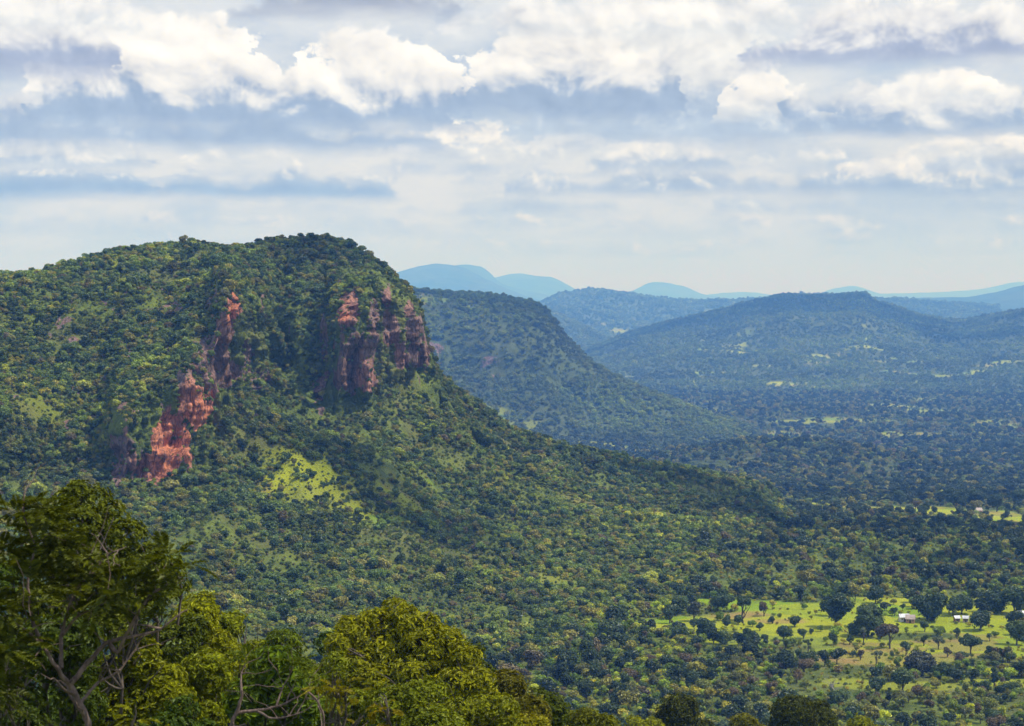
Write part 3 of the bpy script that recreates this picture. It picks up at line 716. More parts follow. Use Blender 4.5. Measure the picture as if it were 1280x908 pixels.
# ---- forest on the escarpment
def size_at(d): return .52 + .48 * sstep(d, 900, 3300)
def plant_escarpment():
    rng = np.random.default_rng(21)
    clump = fbm(ESC_V / [38, 38, 25], 4)
    wv = np.clip(1 - ESC_ROCK * 1.0, 0.1, 1) * (1 - .75 * ESC_GR) * np.clip(.8 + clump * .9, .28, 1.3)
    wv *= np.where(ESC_T > 6.6, .15, 1.0) * np.where((ESC_PX < -100), .35, 1)
    lowr = sstep(ESC_PX, 480, 800) * (1 - sstep(ESC_T, 2.6, 3.6))
    leftc = (1 - sstep(ESC_PX, 180, 330)) * sstep(ESC_T, 3.2, 4.2)
    wv *= 1 - .3 * lowr
    def grow(num, weight, size, sig, lo, hi, low):
        P, vi = sample_surface(ESC_V, ESC_Q, num, rng, weight)
        keep = P[:, 2] > plain_z(P[:, 0], P[:, 1]) - .5
        P, vi = P[keep], vi[keep]; n = len(P)
        patch = fbm(P / [60, 60, 30], 3)
        warm = np.clip(patch * .9 + .2 + .7 * lowr[vi] + .45 * leftc[vi], -.3, 1.2)
        col = tints(rng, n) * (1 + warm[:, None] * np.array([.5, .38, -.2]))
        if low: col = col * .55 + np.array([.135, .17, .032]) * .55 * rng.uniform(.5, 1.25, (n, 1))
        else: dk = fbm(P / [45, 45, 40], 3) > .25; col[dk] *= .66
        pr = rng.random(n)
        yel = pr < .05; col[yel] = np.array([.26, .24, .035]) * rng.uniform(.7, 1.2, (yel.sum(), 1))
        brn = pr > .985; col[brn] = np.array([.16, .125, .06]) * rng.uniform(.7, 1.2, (brn.sum(), 1))
        sc = np.clip(rng.lognormal(np.log(size), sig, n), lo, hi)
        sc *= np.where(ESC_CW[vi] > .3, .75, 1) * np.where((ESC_GR[vi] > .3) & low, .6, 1)
        return P - [0, 0, .25], sc, col
    gul = fbm(np.stack([ESC_V[:, 0] / 48, ESC_V[:, 1] / 95, ESC_V[:, 2] * 0 + 2.2], -1), 4)
    A = grow(78000, wv * np.clip(.8 + clump * 1.2 - gul * .5, .14, 1.6), .43, .36, .22, 1.05, False)
    B = grow(120000, wv * np.clip(1 + .7 * ESC_GR, .5, 1.5), .21, .32, .1, .4, True)
    forest('escarpment_forest', *(np.concatenate(q) for q in zip(A, B)), SG_NEAR, 12)
plant_escarpment()

# ---- woodland of the plain
def plant_plain():
    rng = np.random.default_rng(31)
    P, S, C = [], [], []
    for (d0, d1, n) in ((520, 875, 9500), (875, 1300, 15000), (1300, 2100, 26000), (2100, 3500, 38000), (3500, 6400, 56000)):
        d = np.sqrt(rng.uniform(d0 ** 2, d1 ** 2, n)); u = rng.uniform(-.1 if d0 < 1300 else .0, .30, n)
        x, y = d * u, d
        z = plain_z(x, y); q = size_at(d)
        dens = np.clip(.62 + fbm(np.stack([x / (160 * q), y / (160 * q), x * 0 + 5], -1), 3) * .9 + .25 * sstep(d, 1500, 2500), .12, 1) * (1 - .93 * grass_at(x, y))
        k = rng.random(n) < dens
        P.append(np.stack([x, y, z - .25], -1)[k]); m = k.sum()
        sc = np.clip(rng.lognormal(-.15, .45, m), .3, 2.3)
        S.append(sc * q[k])
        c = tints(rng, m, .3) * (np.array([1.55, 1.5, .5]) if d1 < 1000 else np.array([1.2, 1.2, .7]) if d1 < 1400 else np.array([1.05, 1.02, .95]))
        big = sc > 1.45; c[big] = np.array([.042, .064, .022]) * rng.uniform(.7, 1.4, (big.sum(), 1))
        yl = rng.random(m) < .14; c[yl] = np.array([.22, .21, .028]) * rng.uniform(.7, 1.2, (yl.sum(), 1))
        br = rng.random(m) < .025; c[br] = np.array([.15, .12, .055]) * rng.uniform(.7, 1.2, (br.sum(), 1))
        C.append(c)
        if d1 < 1500:                                     # low bushes between the trees and dotted through the open ground
            nb = int(n * .9); d = np.sqrt(rng.uniform(d0 ** 2, d1 ** 2, nb)); u = rng.uniform(-.1, .30, nb); x, y = d * u, d
            k = rng.random(nb) < (1 - .82 * grass_at(x, y)); x, y = x[k], y[k]; m = k.sum()
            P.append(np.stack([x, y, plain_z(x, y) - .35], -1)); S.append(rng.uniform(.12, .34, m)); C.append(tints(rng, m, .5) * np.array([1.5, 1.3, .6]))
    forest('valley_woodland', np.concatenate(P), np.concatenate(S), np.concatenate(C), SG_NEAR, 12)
plant_plain()

def plant_far(name, surf, n, scale, sg=SG_FAR, nk=4, seed=5):
    V, Q, rock, gr = surf
    rng = np.random.default_rng(seed)
    P, vi = sample_surface(V, Q, n, rng, np.clip(1 - rock * 1.2, .02, 1) * (1 - .92 * gr))
    k = in_view(P) & (P[:, 2] > ZV - 1); P, vi = P[k], vi[k]
    patch = fbm(P / [260, 260, 90], 3)
    col = tints(rng, len(P)); col = (col * .4 + col.mean(0) * .6) * np.clip(1.1 + patch * .7, .6, 1.7)[:, None]
    forest(name, P - [0, 0, .4], np.clip(rng.lognormal(-.05, .35, len(P)), .4, 2) * scale, col, sg, nk)
plant_far('bluff_forest', (BL_V, BL_Q, BL_ROCK, BL_GR), 34000, 1.1, SG_NEAR, 12)
plant_far('ridge_forest', RIDGE, 70000, 1.35)
plant_far('spur_forest', SPUR, 9000, 2.1)
plant_far('blue_hill_forest', BLUE, 26000, 2.6)
plant_far('left_hill_forest', LEFTR, 5000, 1.2)
# ------------------------------------------------------------------ single trees
def thing(name, label, cat, loc, group=None):
    o = bpy.data.objects.new(name, None); COL.objects.link(o); o.location = loc; o.empty_display_size = .5
    o['label'] = label; o['category'] = cat
    if group: o['group'] = group
    return o
def part(name, V, Q, m, parent, color=None, smooth=False):
    o = put(name, mesh_np(name, V, Q, [m], smooth=smooth), parent)
    if color is not None: o.color = tuple(color) + (1,)
    return o
def lobes_np(rng, rad, hgt, base, nlobe, lobe, spread):
    c = []
    while len(c) < nlobe:
        q = rng.uniform(-1, 1, 3)
        if .12 < (q ** 2).sum() <= 1: c.append(q)
    c = np.array(c); c[0] = (0, 0, .75); c[1] = (.8, .1, -.1); c[2] = (-.8, -.1, -.1)
    return c * [rad * spread, rad * spread, hgt * .5 * spread] + [0, 0, base + hgt * .5], rad * lobe * rng.uniform(.6, 1.2, nlobe)
def rosette_crown(rng, c, lr, ntip, leaf, nper=8, asp=1.7, droop=.35, flat=.8, hollow=.3):
    """leaves in whorls at the twig ends"""
    w = lr ** 2 / (lr ** 2).sum(); k = rng.choice(len(lr), ntip, p=w)
    n = rng.normal(size=(ntip, 3)); n[:, 2] += .4; n /= np.linalg.norm(n, axis=1)[:, None]
    tip = c[k] + n * (lr[k] * (1 - hollow * rng.random(ntip) ** 1.5) * (1 + .1 * rng.normal(size=ntip)))[:, None] * [1, 1, flat]
    T = np.repeat(tip, nper, 0); N = np.repeat(n, nper, 0); m = len(T)
    d = rng.normal(size=(m, 3)); d -= N * (d * N).sum(1)[:, None] * .6; d /= np.linalg.norm(d, axis=1)[:, None]
    d = d + N * .45; d[:, 2] -= droop * rng.random(m); d /= np.linalg.norm(d, axis=1)[:, None]
    s = leaf * rng.uniform(.65, 1.25, m)
    nor = N + rng.normal(size=(m, 3)) * .3; nor[:, 2] += .35
    return quads_np(rng, T + d * (s * asp * .5)[:, None], nor, s, asp, d)
def fern_crown(rng, c, lr, nfr, flen, nl=13, flat=.45):
    """flat pinnate fronds in layers"""
    w = lr ** 2 / (lr ** 2).sum(); k = rng.choice(len(lr), nfr, p=w)
    n = rng.normal(size=(nfr, 3)); n /= np.linalg.norm(n, axis=1)[:, None]
    st = c[k] + n * (lr[k] * rng.random(nfr) ** .5)[:, None] * [1, 1, flat]
    d = n * [1, 1, .35] + rng.normal(size=(nfr, 3)) * .35; d[:, 2] += .12; d /= np.linalg.norm(d, axis=1)[:, None]
    side = np.cross(d, [0, 0, 1.0]); side /= np.linalg.norm(side, axis=1)[:, None]
    upv = np.cross(side, d); L = flen * rng.uniform(.6, 1.25, nfr)
    out = []
    for j in range(nl):
        t = (j + .5) / nl
        for sg in (-1, 1):
            dirv = side * sg + d * .55; dirv /= np.linalg.norm(dirv, axis=1)[:, None]
            ll = L * .34 * math.sin(math.pi * (.12 + .8 * t)) + .01
            p = st + d * (L * t)[:, None] - np.array([0, 0, 1.0]) * (L * .3 * t * t)[:, None] + dirv * (ll * .5)[:, None]
            out.append(quads_np(rng, p, upv + rng.normal(size=p.shape) * .22, ll * .62, 1.65, dirv))
    return np.concatenate(out)
Q4 = lambda V: np.arange(len(V)).reshape(-1, 4)

SEED = [1000]
def near_tree(px, top, D, width, label, color, kind='leaf', dens=1.0, leaf=.2, nl=9, base=.28, lobes=None):
    SEED[0] += 1; rng = np.random.default_rng(SEED[0])
    x, y = px_xy(px, D); gz = float(plain_z(np.array([x]), np.array([y]))[0])
    h = (372 - top) / F * D - gz; rad = width / F * D * .5
    o = thing('tree', label, 'tree', (x, y, gz), 'trees on the near slope along the bottom of the photograph')
    b = h * base
    c, lr = lobes_np(rng, rad, h - b, b, nl, .46, .72)
    lr = np.minimum(lr, (h - b) * .34)
    topz = (c[:, 2] + lr * .8).max(); c[:, 2] += h - topz - .05
    if lobes:                                        # crown shape drawn lobe by lobe: place, height, size (pixels at this distance)
        k = D / F; L_ = np.array(lobes, float)
        c = np.stack([(L_[:, 0] - px) * k, rng.normal(size=len(L_)) * rad * .16 + rad * (.3 - .85 * (L_[:, 1] - L_[:, 1].min()) / np.ptp(L_[:, 1])), (372 - L_[:, 1]) * k - gz], -1); lr = L_[:, 2] * k * 1.2
    area = (lr ** 2).sum() * 12
    leaf *= .74
    if kind == 'leaf':
        V = rosette_crown(rng, c, lr, int(area * 10.5 * dens * (.2 / leaf) ** 2), leaf)
    elif kind == 'small':
        V = rosette_crown(rng, c, lr, int(area * 15 * dens * (.15 / leaf) ** 2), leaf, 7, 1.35, .15)
    else:
        V = fern_crown(rng, c, lr, int(area * 4.2 * dens), leaf * 4)
    part('crown', V, Q4(V), M_LEAF_N, o, np.array(color) * (1.75, 1.65, .48))
    r = .045 * h ** .7 + .03
    tl = []
    p, q = limb(rng, (0, 0, -.6), (rng.normal() * .2, rng.normal() * .2, b * 1.25), r, r * .6, 6, .05); tl.append((p, q, 8))
    for i in range(len(c)):
        lp, lq = limb(rng, p[-2 if i % 2 else -1], c[i] - [0, 0, lr[i] * .1], r * .36, r * .07, 7, .09); tl.append((lp, lq, 6))
        for j in range(3):
            e = c[i] + rng.normal(size=3) * lr[i] * .55
            a, bb = limb(rng, lp[4], e, r * .2, r * .05, 5, .1); tl.append((a, bb, 5))
    V, Q = tubes_np(tl); part('trunk', V, Q, M_BARK, o, smooth=True)
    return o
DK, MD, YG, OL, LM = (.03, .05, .012), (.06, .085, .014), (.12, .135, .012), (.085, .09, .014), (.10, .15, .02)
def foreground():
    near_tree(96, 607, 62, 205, 'tall dark green tree at the left, its pointed top standing against the red cliff slope', (.055, .068, .012), 'small', leaf=.17, base=.2, lobes=[(94, 616, 13), (112, 630, 18), (76, 634, 18), (135, 650, 20), (98, 655, 26), (55, 662, 22), (160, 672, 22), (124, 688, 28), (78, 696, 28), (190, 700, 22), (150, 712, 28), (40, 705, 24), (214, 726, 20), (104, 738, 30), (178, 748, 26), (62, 750, 30), (140, 775, 28), (28, 660, 14), (100, 790, 28)])
    near_tree(205, 690, 66, 120, 'dark green tree filling the right shoulder of the tall tree at the left', (.045, .06, .012), 'small', leaf=.17, nl=8)
    near_tree(-20, 700, 58, 150, 'dark tree cut off by the left edge behind the bare branches', DK, 'small', leaf=.17, nl=9, base=.15)
    near_tree(250, 742, 84, 110, 'bright yellow green tree just right of the tall tree at the left', YG, 'leaf', leaf=.2)
    near_tree(292, 764, 96, 90, 'light green tree whose crown makes the dip in the leafy skyline left of centre', (.1, .12, .014), 'leaf', leaf=.2)
    near_tree(352, 786, 92, 110, 'dark green tree with a rough top in the dip left of the large rounded tree', MD, 'small', leaf=.18)
    near_tree(412, 790, 98, 80, 'small dark tree tucked behind the left side of the large rounded tree', DK, 'small', leaf=.18)
    near_tree(500, 757, 92, 205, 'large rounded tree with whorls of yellow green leaves, highest of the right half', (.125, .135, .016), 'leaf', leaf=.24, base=.3, lobes=[(490, 768, 12), (508, 776, 16), (468, 779, 16), (440, 788, 17), (530, 786, 18), (556, 802, 18), (582, 818, 16), (500, 802, 24), (458, 812, 22), (540, 822, 24), (598, 842, 15), (570, 846, 20), (512, 840, 24), (470, 848, 22), (424, 800, 12), (610, 870, 16), (545, 868, 22), (490, 876, 22), (485, 822, 24), (525, 800, 20), (560, 830, 20), (445, 832, 20), (505, 858, 26), (515, 785, 16), (480, 795, 18)])
    near_tree(440, 772, 94, 90, 'yellow green tree with a flat top at the left flank of the large rounded tree', (.13, .135, .016), 'leaf', leaf=.22)
    near_tree(585, 802, 100, 90, 'dark tree behind the right flank of the large rounded tree', (.038, .052, .012), 'small', leaf=.19)
    near_tree(640, 842, 96, 110, 'reddish green tree where the leafy skyline falls away right of the large rounded tree', (.07, .07, .018), 'leaf', leaf=.2)
    near_tree(690, 864, 102, 120, 'dark domed tree low on the falling skyline right of centre', (.04, .055, .012), 'small', leaf=.19)
    near_tree(735, 886, 106, 90, 'last tree of the leafy skyline before the gap to the two dark treetops', (.075, .085, .014), 'leaf', leaf=.2)
    near_tree(852, 868, 225, 98, 'dark treetop at the bottom edge, left one of two standing before the scrub', (.035, .042, .01), 'leaf', leaf=.4, nl=8)
    near_tree(1002, 868, 232, 92, 'dark treetop at the bottom edge, right one of two standing before the scrub', (.034, .042, .01), 'leaf', leaf=.4, nl=8)
    near_tree(795, 896, 215, 70, 'low yellow green treetop peeping up left of the two dark treetops', YG, 'leaf', leaf=.38, nl=6)
    near_tree(930, 893, 236, 90, 'low olive treetop peeping up between the two dark treetops', OL, 'leaf', leaf=.38, nl=6)
    near_tree(1075, 896, 240, 80, 'low light green treetop peeping up right of the two dark treetops', (.1, .115, .014), 'leaf', leaf=.38, nl=6)
    near_tree(170, 795, 62, 150, 'yellow green bush glowing behind the bare branches at the lower left', (.11, .125, .012), 'leaf', leaf=.17)
    near_tree(60, 770, 52, 150, 'dark leafy bush behind the fork of the bare branches', (.03, .045, .01), 'small', leaf=.15, base=.12)
    near_tree(255, 815, 64, 120, 'light green bush between the bare branches and the big leaved bush', (.1, .12, .013), 'leaf', leaf=.16)
    near_tree(345, 812, 60, 120, 'dark big leaved bush above the pale crooked branches', (.05, .08, .014), 'leaf', leaf=.26, nl=7)
    near_tree(420, 815, 76, 110, 'mid green tree in front of the large rounded tree at its lower left', (.085, .105, .014), 'small', leaf=.16)
    near_tree(520, 850, 74, 140, 'dense green bush at the foot of the large rounded tree', (.085, .105, .015), 'small', leaf=.16)
    near_tree(600, 868, 78, 120, 'sunlit green bush at the bottom edge right of the large rounded tree', (.1, .115, .015), 'small', leaf=.16)
    near_tree(670, 893, 82, 110, 'low yellow bush at the bottom edge under the falling skyline', (.12, .12, .012), 'leaf', leaf=.17)
    near_tree(432, 838, 42, 78, 'feathery golden green shrub with fine drooping fronds at the bottom edge', (.10, .095, .01), 'fern', leaf=.12, nl=6, base=.45)
    near_tree(475, 866, 43, 60, 'small feathery golden shrub low at the bottom edge beside the taller feathery one', (.11, .095, .01), 'fern', leaf=.12, nl=5, base=.45)
    near_tree(165, 878, 36, 110, 'pale yellow feathery weed blurred at the bottom edge beneath the bare branches', (.1, .11, .015), 'fern', leaf=.1, nl=6, base=.5)
    near_tree(5, 815, 40, 110, 'black green feathery shrub filling the bottom left corner', (.022, .032, .008), 'fern', leaf=.13, nl=8, base=.3)
    near_tree(230, 868, 58, 120, 'shaded bush at the bottom edge left of the pale crooked branches', DK, 'small', leaf=.15)
    near_tree(395, 872, 62, 110, 'shaded green bush at the bottom edge right of the pale crooked branches', (.04, .06, .012), 'small', leaf=.15)
foreground()
near_tree(105, 815, 70, 190, 'shadowy green thicket behind the trunk of the bare limbed tree', DK, 'small', leaf=.17, nl=10, base=.05)
near_tree(20, 850, 66, 170, 'shadowy thicket low at the left edge behind the black green corner shrub', DK, 'small', leaf=.17, nl=9, base=.05)
near_tree(310, 860, 72, 170, 'shadowy thicket behind the pale crooked branches', (.035, .05, .012), 'small', leaf=.17, nl=10, base=.05)

def branchy(px0, D, paths, blobs, label, color, flen=.5, nper=26, bark=M_BARKP):
    """a near tree drawn out as limbs (picture pixels turned into metres at its own distance) with fronds at the ends"""
    rng = np.random.default_rng(px0 + 77)
    x, y = px_xy(px0, D); gz = float(plain_z(np.array([x]), np.array([y]))[0])
    o = thing('tree', label, 'tree', (x, y, gz), 'trees on the near slope along the bottom of the photograph')
    k = D / F
    W_ = lambda px, py, dy=0.0: np.array([(px - px0) * k, dy, (372 - py) * k - gz])
    tl = []
    for pts, r0, r1 in paths:
        P = np.array([W_(*q) for q in pts]); s = np.r_[0, np.cumsum(np.linalg.norm(np.diff(P, axis=0), axis=1))]
        t = np.linspace(0, s[-1], len(P) * 4); c = pchip(s, P, t)
        c += rng.normal(size=c.shape) * r0 * .14
        tl.append((c, np.linspace(r0, r1, len(t)), 8))
        for j in range(5):                               # side twigs
            a = c[rng.integers(len(t) // 3, len(t))]
            e = a + rng.normal(size=3) * .45 + [0, 0, .35]
            tl.append((*limb(rng, a, e, r1 * .7 + .006, .004, 6, .12), 5))
    V, Q = tubes_np(tl); part('trunk', V, Q, bark, o, smooth=True)
    c = np.array([W_(a, b, d) for a, b, r, d in blobs]); lr = np.array([r * k for a, b, r, d in blobs])
    V = fern_crown(rng, c, lr, nper * len(blobs), flen)
    part('crown', V, Q4(V), M_LEAF_N, o, np.array(color) * (1.75, 1.65, .48))
branchy(108, 38, [
    ([(112, 960), (109, 902), (98, 876), (88, 856)], .08, .05),
    ([(88, 856), (110, 828, .2), (132, 806, .3), (160, 800, .4), (187, 796, .5), (210, 780, .5), (228, 768, .6)], .055, .012),
    ([(132, 806, .3), (143, 818, .2), (154, 800, .1), (172, 768), (189, 744, -.1), (208, 730, -.2), (232, 718, -.3)], .04, .010),
    ([(88, 856), (80, 842, -.2), (70, 822, -.3), (58, 805, -.3), (38, 783, -.4), (10, 762, -.5)], .05, .010),
    ([(76, 836), (72, 800, .3), (80, 765, .4), (84, 744, .5), (86, 715, .6)], .045, .012),
    ([(58, 805, -.3), (40, 765, -.1), (35, 723, 0), (42, 684, .1), (33, 664, .2), (24, 640, .2)], .04, .010),
    ([(84, 744, .5), (108, 722, .6), (125, 700, .7), (148, 690, .8)], .028, .008),
    ([(100, 880), (118, 858, .5), (136, 850, .6), (150, 835, .7), (165, 812, .8)], .035, .010),
    ([(72, 800, .3), (96, 772, .1), (122, 758, 0), (150, 745, -.1)], .03, .008),
], [(22, 642, 26, .2), (56, 640, 26, .1), (8, 690, 30, 0), (78, 690, 30, .5), (110, 716, 28, .7), (150, 735, 24, -.1), (168, 752, 18, 0), (211, 692, 15, -.2), (233, 706, 15, -.3), (205, 712, 12, -.2),
    (0, 752, 34, -.5), (40, 730, 30, 0), (14, 800, 34, -.6), (118, 752, 20, .1), (60, 668, 24, .3), (-10, 850, 40, -.4)],
    'near tree of pale forked bare limbs with feathery dark leaves at the lower left', (.04, .05, .01), .55, 26)
branchy(292, 52, [
    ([(284, 960), (290, 905), (296, 892), (320, 888), (345, 884), (375, 872, .2)], .075, .02),
    ([(296, 892), (302, 868), (300, 845, .2), (308, 828, .3)], .05, .012),
    ([(345, 884), (352, 862, .2), (360, 848, .3), (366, 835, .3)], .03, .008),
    ([(320, 888), (342, 896, -.2), (372, 890, -.3), (392, 880, -.3)], .035, .010),
    ([(372, 890, -.3), (384, 868, -.2), (388, 850)], .02, .006),
    ([(382, 862), (396, 876), (404, 895), (406, 930)], .03, .03),
], [(306, 822, 14, .3), (368, 830, 12, .3), (394, 846, 10, 0)],
    'low pale crooked branches almost bare at the bottom edge left of centre', (.05, .07, .014), .4, 14)

# ------------------------------------------------------------------ trees of the fields and the scrub around them
def solo(px, base_py, wpx, hpx, kind, color, label, group='single trees around the bright field', name='tree'):
    SEED[0] += 1; rng = np.random.default_rng(SEED[0])
    x, y, gz, D = ground_at(px, base_py)
    w, h = wpx / F * D, hpx / F * D; rad = w / 2
    o = thing(name, label, 'bush' if kind == 'bush' else 'tree', (x, y, gz), group)
    valley_tree_parts(o, rng, rad, h, kind, color)
    return o
def valley_tree_parts(o, rng, rad, h, kind, color):
    par = dict(round=(.17, 9, .46, .64), broad=(.06, 16, .4, .74), bush=(.0, 7, .5, .62), sparse=(.34, 7, .36, .8), forked=(.38, 6, .34, .85), tall=(.18, 9, .5, .6), flat=(.5, 9, .4, .75))[kind]
    b = h * par[0]
    nleaf = int(np.clip(150 * rad * h, 500, 6500)) * (.45 if kind in ('sparse', 'forked') else 1)
    lf = float(np.clip(.13 * rad + .14, .24, .9))
    V = crown_np(rng, rad * 1.02, h - b, b, par[1], int(nleaf), lf, par[3], par[2], .8, .5)
    V[:, 2] = np.maximum(V[:, 2], .05)
    part('crown', V, Q4(V), M_LEAF_O, o, np.array(color) * 1.4)
    V, Q = trunk_np(rng, rad, h - b, b, (.05 * h ** .8 + .05), 5 if kind != 'forked' else 7, 7)
    part('trunk', V, Q, M_BARK, o, smooth=True)
D1, D2, D3, G1, G2, BR, PL, OV = (.03, .05, .018), (.042, .066, .02), (.058, .085, .022), (.05, .075, .024), (.07, .1, .028), (.075, .06, .035), (.09, .105, .05), (.085, .09, .028)
FIELD = [
 (1045, 785, 40, 50, 'broad', D1, 'largest dark tree of the bright field, standing alone and rounded at its middle'),
 (1085, 796, 42, 42, 'broad', D3, 'wide tree with a brown tinged crown just right of the largest dark tree'),
 (1112, 811, 32, 30, 'flat', BR, 'brown topped cluster like tree with several trunks low in the middle of the bright field'),
 (1165, 776, 48, 34, 'broad', D1, 'big dark dome of a tree right behind the reddish house'),
 (1224, 788, 32, 26, 'bush', D1, 'round dark bush like tree at the right end of the village houses'),
 (1271, 807, 28, 32, 'bush', D3, 'big grey green bush at the right edge of the bright field'),
 (1214, 818, 30, 24, 'sparse', D2, 'spreading many stemmed tree with gaps in the right part of the bright field'),
 (903, 764, 30, 26, 'broad', D2, 'broad dark tree at the far left edge of the bright field behind the tan plot'),
 (929, 779, 26, 36, 'forked', D2, 'tall forked tree with gaps between its limbs by the tan plot'),
 (868, 777, 20, 28, 'tall', (.05, .055, .035), 'tall brownish tree at the left end of the tan plot'),
 (849, 767, 24, 24, 'round', D3, 'dark round tree left of the tall brownish tree and behind it'),
 (837, 780, 15, 21, 'round', D2, 'small round tree with a bare trunk at the left tip of the bright field'),
 (908, 787, 13, 19, 'round', D2, 'small lollipop tree standing on the lime strip under the tan plot'),
 (922, 781, 14, 11, 'bush', D1, 'small dark bush at the foot of the tall forked tree'),
 (955, 771, 17, 19, 'sparse', BR, 'thin brownish tree at the right end of the tan plot'),
 (965, 780, 12, 8, 'bush', D1, 'low dark bush alone right of the tan plot'),
 (980, 801, 22, 21, 'round', D2, 'dark tree with a ragged top left of the largest dark tree and below it'),
 (950, 789, 11, 11, 'bush', D3, 'little bush on the lime strip halfway to the largest dark tree'),
 (1004, 799, 15, 14, 'round', D3, 'mid green small tree under the left foot of the largest dark tree'),
 (1014, 793, 8, 8, 'bush', D1, 'tiny dark bush left of the largest dark tree'),
 (1010, 815, 14, 18, 'sparse', G1, 'pale green small tree above the brown patch of the bright field'),
 (1043, 807, 15, 17, 'round', D1, 'small dark tree with its shadow at its foot below the largest dark tree'),
 (847, 798, 26, 17, 'bush', D3, 'wide grey green bush at the lower left border of the bright field'),
 (882, 797, 30, 22, 'broad', D2, 'dense dark clump tree on the lower left border of the bright field'),
 (903, 806, 24, 17, 'bush', D3, 'rounded bush right of the dense clump tree on the lower border'),
 (938, 809, 26, 24, 'broad', D2, 'leafy dark tree in the middle of the lower border of the bright field'),
 (956, 812, 12, 23, 'tall', D1, 'narrow dark tree at the right of the lower border'),
 (982, 812, 9, 15, 'tall', D3, 'slim small tree left of the brown patch'),
 (960, 819, 12, 7, 'bush', BR, 'low brownish bush at the left rim of the brown patch'),
 (1047, 824, 13, 13, 'sparse', BR, 'thin twiggy small tree on the upper rim of the brown patch'),
 (1079, 805, 14, 21, 'sparse', PL, 'pale thin small tree between the wide brown tinged tree and the brown topped one'),
 (1062, 806, 11, 12, 'round', D1, 'dark little round tree under the right foot of the largest dark tree'),
 (1065, 794, 24, 16, 'bush', D3, 'mid green bush between the largest dark tree and the wide brown tinged one'),
 (1118, 770, 11, 11, 'round', D2, 'small dark tree on the grass left of the white roofed house'),
 (1094, 755, 24, 21, 'round', D1, 'dark round tree on the rear border of the field behind the wide brown tinged tree'),
 (1156, 790, 15, 14, 'round', D3, 'small tree in front of the reddish house'),
 (1177, 793, 14, 9, 'bush', D3, 'low bush in front of the big dark dome of a tree'),
 (1196, 799, 10, 15, 'tall', D1, 'narrow dark small tree on the grass in front of the pink walled hut'),
 (1155, 808, 10, 15, 'round', D1, 'dark lone small tree in the middle of the lime grass on the right'),
 (1173, 812, 18, 16, 'sparse', PL, 'pale grey green open tree on the lime grass on the right'),
 (1237, 802, 13, 10, 'sparse', D3, 'small windblown tree on the grass near the right edge'),
 (1237, 822, 16, 14, 'round', D1, 'dark two headed small tree low on the right grass'),
 (1212, 837, 15, 14, 'bush', D1, 'round black green bush under the spreading many stemmed tree'),
 (1132, 820, 15, 18, 'round', D2, 'dark small tree with a shadow right of the brown topped tree'),
 (1115, 824, 7, 12, 'tall', D3, 'slender sapling under the brown topped tree'),
 (1096, 832, 15, 20, 'sparse', PL, 'pale open small tree left of the slender sapling'),
 (1184, 822, 14, 12, 'sparse', BR, 'brownish twiggy small tree under the pale grey green open tree'),
 (1076, 826, 10, 15, 'tall', BR, 'brown small tree on the right part of the brown patch'),
 (1066, 822, 12, 8, 'bush', D1, 'small black green bush on the brown patch'),
 (1150, 844, 44, 26, 'broad', (.04, .045, .03), 'wide grey brown thicket tree under the lower right border of the bright field'),
 (1180, 848, 26, 20, 'bush', D2, 'dark bush right of the wide grey brown thicket tree'),
 (1128, 866, 28, 32, 'tall', D3, 'tall open tree with visible stems below the bright field'),
 (1096, 863, 26, 18, 'bush', D2, 'spreading dark bush left of the tall open tree with visible stems'),
 (1094, 849, 22, 16, 'bush', D1, 'dark bush at the lower rim of the brown patch'),
 (1240, 766, 44, 28, 'broad', D1, 'long dark tree behind the right end of the village'),
 (1268, 768, 40, 34, 'broad', D2, 'tall dark tree mass over the right edge above the village'),
 (1202, 768, 34, 24, 'round', D2, 'dark round tree behind the pink walled hut'),
 (1195, 636, 28, 26, 'broad', D1, 'dark spreading tree left of three on the far lime strip'),
 (1220, 634, 28, 25, 'broad', D1, 'dark spreading tree in the middle of three on the far lime strip'),
 (1246, 640, 26, 24, 'round', D1, 'dark leaning tree right of three on the far lime strip'),
 (1274, 634, 20, 26, 'tall', D2, 'tall dark tree at the right edge of the far lime strip'),
 (1157, 643, 15, 15, 'round', D1, 'single round dark tree at the near rim of the far lime strip'),
 (1125, 630, 20, 16, 'round', D2, 'dark round tree at the left end of the far lime strip'),
 (1258, 566, 22, 18, 'round', D1, 'dark round tree far out at the right edge, above the far lime strip'),
 (1232, 570, 26, 16, 'broad', D1, 'wide dark tree far out beside a pale clearing near the right edge'),
]
for a in FIELD: solo(a[0], a[1], a[2], a[3], a[4], a[5], a[6])

def dead_tree(px, base_py, D_h, label):
    rng = np.random.default_rng(9)
    x, y, gz, D = ground_at(px, base_py)
    o = thing('dead_tree', label, 'tree', (x, y, gz)); o.scale = (.5, .5, .5)
    tl = [(*limb(rng, (0, 0, -.5), (-4.0, 1, 6.5), .45, .25, 7, .05), 8)]
    p = tl[0][0]
    for i, e in enumerate([(-8.5, 0, 9.5), (-5.5, 2, 10.5), (-1.5, -1, 9.0), (2.5, 1, 7.5), (5.5, -1, 5.5), (-9.5, 1, 7.0), (1.0, 2, 10)]):
        lp, lq = limb(rng, p[2 + i % 4], e, .22, .05, 7, .1); tl.append((lp, lq, 6))
        for j in range(3): tl.append((*limb(rng, lp[3 + j], lp[3 + j] + rng.normal(size=3) * [1.6, 1, 1.2] + [0, 0, .8], .07, .02, 5, .12), 5))
    V, Q = tubes_np(tl[:1]); part('trunk', V, Q, M_DEAD, o, smooth=True)
    V, Q = tubes_np(tl[1:]); part('limbs', V, Q, M_DEAD, o, smooth=True)
M_DEAD = bark_material('bark_grey', (.2, .17, .15), (.42, .38, .34))
